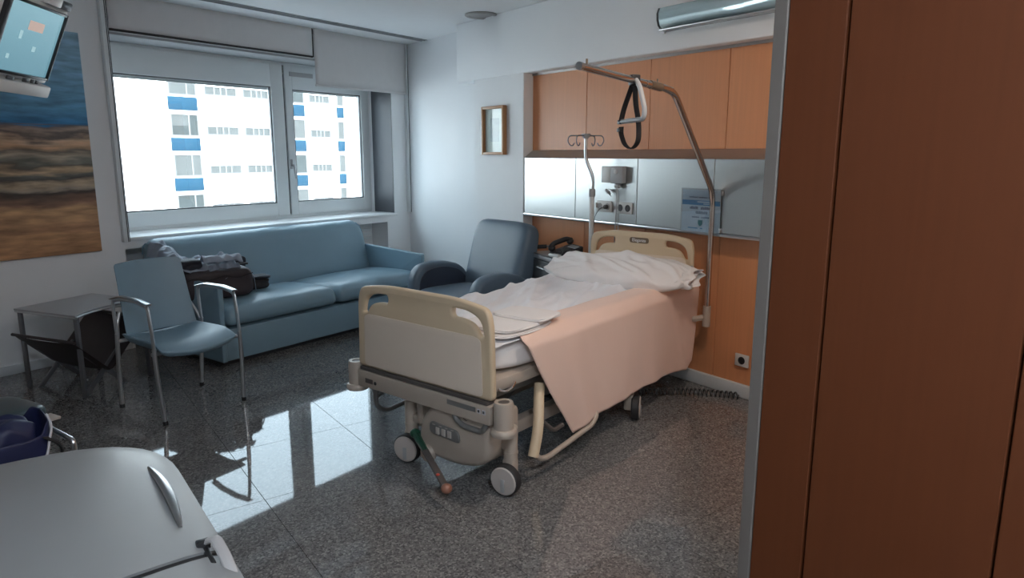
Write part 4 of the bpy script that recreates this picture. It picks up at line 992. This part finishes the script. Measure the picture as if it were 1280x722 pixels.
HXW = Vector((TB.x, TB.y, 0))+Vector((math.cos(R(-.6)), math.sin(R(-.6)), 0))*-1.17
gh = thing('lifting_triangle', 'triangular grab handle with black strap hanging from the trapeze boom', 'handle', (HXW.x, HXW.y, 1.968), R(-121))
b = BM(); tube(b, fillet([(.0, 0, .012), (.05, 0, -.03), (.105, 0, -.15), (.095, 0, -.195), (-.11, 0, -.200)], .04), .0125, 12); obj('grip', b, 'mgrey', gh)
b = BM(); box(b, -.022, .022, -.024, .024, -.026, .026, .006); obj('boom_clamp', b, 'black', gh)
b = BM()
def strap(pts, wd=.0125): tube(b, fillet(pts, .05), wd, 8, flat=(1.25, .28))
strap([(-.012, .0, -.015), (-.05, 0, -.075), (-.09, 0, -.135), (-.115, 0, -.200)]); strap([(.0, .006, -.015), (.01, .006, -.12), (.04, .01, -.21), (.04, .012, -.305), (-.02, .012, -.345), (-.09, .01, -.32), (-.125, .008, -.26), (-.12, .006, -.225)])
obj('strap', b, 'black_soft', gh)
b = BM(); box(b, -.135, -.10, -.012, .012, -.212, -.19, .004); box(b, -.145, -.112, -.008, .012, -.252, -.232, .004); obj('buckle', b, 'black', gh)

# ------------------------------------------------------------------ infusion stand
IB = bw(2.225, .443, 0)
iv = thing('infusion_pole', 'pale infusion pole with four hooks at the left head corner of the bed', 'pole', (IB.x, IB.y, 0), R(-70))
b = BM(); cyl(b, (0, 0, .43), (0, 0, 1.30), .019, n=16); obj('outer_tube', b, 'socket', iv)
b = BM(); lathe(b, [(.012, 1.285), (.024, 1.285), (.026, 1.30), (.026, 1.33), (.021, 1.345), (.012, 1.345)], 18); obj('collar', b, 'mgrey', iv)
b = BM(); tube(b, fillet([(0, 0, 1.30), (.008, 0, 1.43), (-.055, 0, 1.57), (-.055, 0, 1.745)], .05), .0125, 12); obj('inner_tube', b, 'steel', iv)
b = BM(); lathe(b, [(.001, 1.715), (.020, 1.72), (.034, 1.745), (.034, 1.752), (.001, 1.754)], 18, tr(-.055)); obj('hook_head', b, 'mgrey', iv)
for k in range(4):
    a = R(25+90*k) if k % 2 == 0 else R(-20+90*k); ca, sa = math.cos(a), math.sin(a)
    loc = [(.02, 1.74), (.13, 1.738), (.142, 1.70), (.12, 1.665), (.098, 1.665), (.09, 1.685)]
    b = BM(); tube(b, fillet([(-.055+r_*ca, r_*sa, z) for r_, z in loc], .02), .0038, 8); obj('hook', b, 'grey_metal', iv)

# ------------------------------------------------------------------ rounded grey lidded cabinet in the near left corner
LC = hw(1.75, -.07, 0)
lc = thing('lidded_cabinet', 'rounded pale grey lidded cabinet with a slim handle in the near left corner', 'cabinet', LC, HWROT)
ol = rpoly([(-.75, .44, .1), (-.75, -.42, .18), (-.2, -.425, .3), (.69, -.43, .62), (.69, .30, .3), (.67, .44, .2)], 10)
def dome(outl, ztop, zedge, zskirt):
    b = BM(); cx, cy = -.05, .02; rs = [.15, .35, .55, .7, .8, .87, .92, .955, .98, .995, 1.0, 1.0]
    zs = [ztop-.045*r*r for r in rs]
    for i, r in enumerate(rs):
        if r > .8: zs[i] -= (zs[i]-zedge)*min(1, ((r-.8)/.2))**3.2
    zs[-1] = zskirt
    rings = [[b.verts.new((cx+(p[0]-cx)*r, cy+(p[1]-cy)*r, z)) for p in outl] for r, z in zip(rs, zs)]
    m = len(outl)
    b.faces.new(rings[0])
    for p, q in zip(rings, rings[1:]):
        for k in range(m): b.faces.new((p[k], p[(k+1) % m], q[(k+1) % m], q[k]))
    b.faces.new(rings[-1][::-1]); return b
def cut(b, x, keep_hi, a=R(15)):
    r = bmesh.ops.bisect_plane(b, geom=list(b.verts)+list(b.edges)+list(b.faces), plane_co=(x, -.42, 0), plane_no=(math.cos(a), math.sin(a), 0), clear_inner=keep_hi, clear_outer=not keep_hi)
    bmesh.ops.holes_fill(b, edges=[e for e in b.edges if e.is_boundary]); return b
b = cut(dome(ol, .765, .705, .60), -.186, True); far = obj('far_lid', b, 'lid', lc, ang=30)
b = cut(dome(ol, .765, .705, .60), -.212, False); obj('near_lid', b, 'lid', lc, ang=30)
b = cut(cut(dome([(p[0]*.995, p[1]*.995) for p in ol], .759, .699, .60), -.2115, True), -.1865, False); obj('lid_gap_shade', b, 'black', lc)  # black slice fills the lid gap, painting in the shade of the seam
b = BM(); plate(b, [(p[0]*.97, p[1]*.97) for p in ol], th=.63, bev=.01, mat=tr(0, 0, .315)); obj('body', b, 'black', lc)
b = BM(); n_ = 24
for i in range(1):
    pts = [(-.065+.44*k/n_, -.352-.010*math.sin(math.pi*k/n_), .734-.012*(k/n_)**2+.014*math.sin(math.pi*k/n_)**.6) for k in range(n_+1)]
    tube(b, pts, [.003+.0068*math.sin(math.pi*k/n_)**.7 for k in range(n_+1)], 10, flat=(1.3, .8))
obj('handle', b, 'steel', far, label='slim metal handle')
b = BM(); box(b, -.255, -.165, -.385, -.370, .70, .728, .004); box(b, -.18, -.16, -.392, -.362, .705, .742, .004); obj('latch_base', b, 'black', lc)
b = BM(); tube(b, fillet([(-.17, -.385, .735), (-.19, -.40, .748), (-.26, -.405, .728), (-.32, -.41, .68)], .03), .010, 10, flat=(1.3, .7)); obj('latch_strap', b, 'mgrey', lc)

# ------------------------------------------------------------------ padded stool and bag stand at the left edge
sto = thing('padded_stool', 'low stool with a dark teal vinyl pad and pale brackets at the left edge', 'stool', (.955, 3.80, 0), R(8))
b = soft_box(-.34, .31, -.19, .19, .30, .43, .04, .01, 6.1); obj('pad', b, 'green_vinyl', sto, ang=60, sub=1)
b = BM(); box(b, -.32, .29, -.17, .17, .275, .305, .006); obj('seat_board', b, 'bed_dark', sto)
for x in (-.27, .24):
    for y in (-.14, .14):
        b = BM(); cyl(b, (x, y, 0), (x, y, .276), .015, n=12); obj('leg', b, 'grey_metal', sto)
b = BM(); box(b, .29, .375, -.12, -.03, .315, .33, .005); obj('bracket', b, 'wheel', sto, label='pale bracket')
b = BM(); box(b, .02, .10, .186, .215, .40, .425, .006); obj('bracket', b, 'wheel', sto, label='pale bracket')
ls = thing('luggage_stand', 'low tubular metal stand holding the navy bag at the left edge', 'stand', (.72, 2.82, 0))
for x in (-.25, .26):
    b = BM(); tube(b, fillet([(x, -.175, 0), (x, -.175, .60), (x, .17, .60), (x, .17, 0)], .02), .0085, 10); obj('side_loop', b, 'steel', ls)
b = BM()
for y in (-.175, .17): tube(b, [(-.25, y, .36), (.26, y, .36)], .010, 10)
obj('cross_rail', b, 'steel', ls)
b = BM(); box(b, -.235, .245, -.165, .16, .362, .376, .004); obj('seat_panel', b, 'dgrey', ls)
bb = thing('navy_bag', 'navy blue shopping bag with white piping on the metal stand', 'bag', (.72, 2.83, .378), R(-6))
b = BM(); n_ = 44; m_ = 14
def bagf(u, v):
    a = u*2*math.pi; ca, sa = math.cos(a), math.sin(a); pw = .45
    sx = (abs(ca)**pw)*math.copysign(1, ca); sy = (abs(sa)**pw)*math.copysign(1, sa)
    k = 1+.05*v+.06*noise.noise(Vector((ca*2, sa*2, v*3)))
    return Vector((sx*.225*k, sy*.125*k*(1-.15*v), v*(.27+.035*math.sin(a*2+1)+.03*noise.noise(Vector((ca*3, sa*3, 1))))))
vs = grid(b, n_, m_, bagf); bmesh.ops.remove_doubles(b, verts=b.verts, dist=1e-4)
fcs = [v[0] for v in vs if v[0].is_valid]
obj('bag_body', b, 'bluebag', bb, ang=70, sub=1, solid=.006)
b = BM(); box(b, -.19, .19, -.09, .09, .002, .02, .01); obj('bag_floor', b, 'bluebag_d', bb)
b = soft_box(-.20, .19, -.10, .10, .02, .27, .03, .22, 4.4)
for v in b.verts:
    if v.co.z > .15: v.co.z += .05*(1-abs(noise.noise(Vector((v.co.x*9, v.co.y*11, 3))))*3)
obj('bag_filling', b, 'bluebag', bb, ang=60, sub=1)
b = BM(); tube(b, [bagf(.60+.40*k/24, .97-.35*math.sin(math.pi*k/24))+Vector((.003, -.006, 0)) for k in range(25)], .0045, 6); obj('piping', b, 'whitetrim', bb, label='white piping')
b = BM(); tube(b, fillet([(.20, -.08, .24), (.255, -.09, .20), (.262, -.09, .05), (.25, -.08, .01)], .03), .013, 8, flat=(1.4, .4)); obj('shoulder_strap', b, 'black_soft', bb)
b = BM(); ball(b, (-.02, -.133, .165), .024, .007, .019, 8); obj('emblem', b, 'whitetrim', bb, label='small round white emblem')
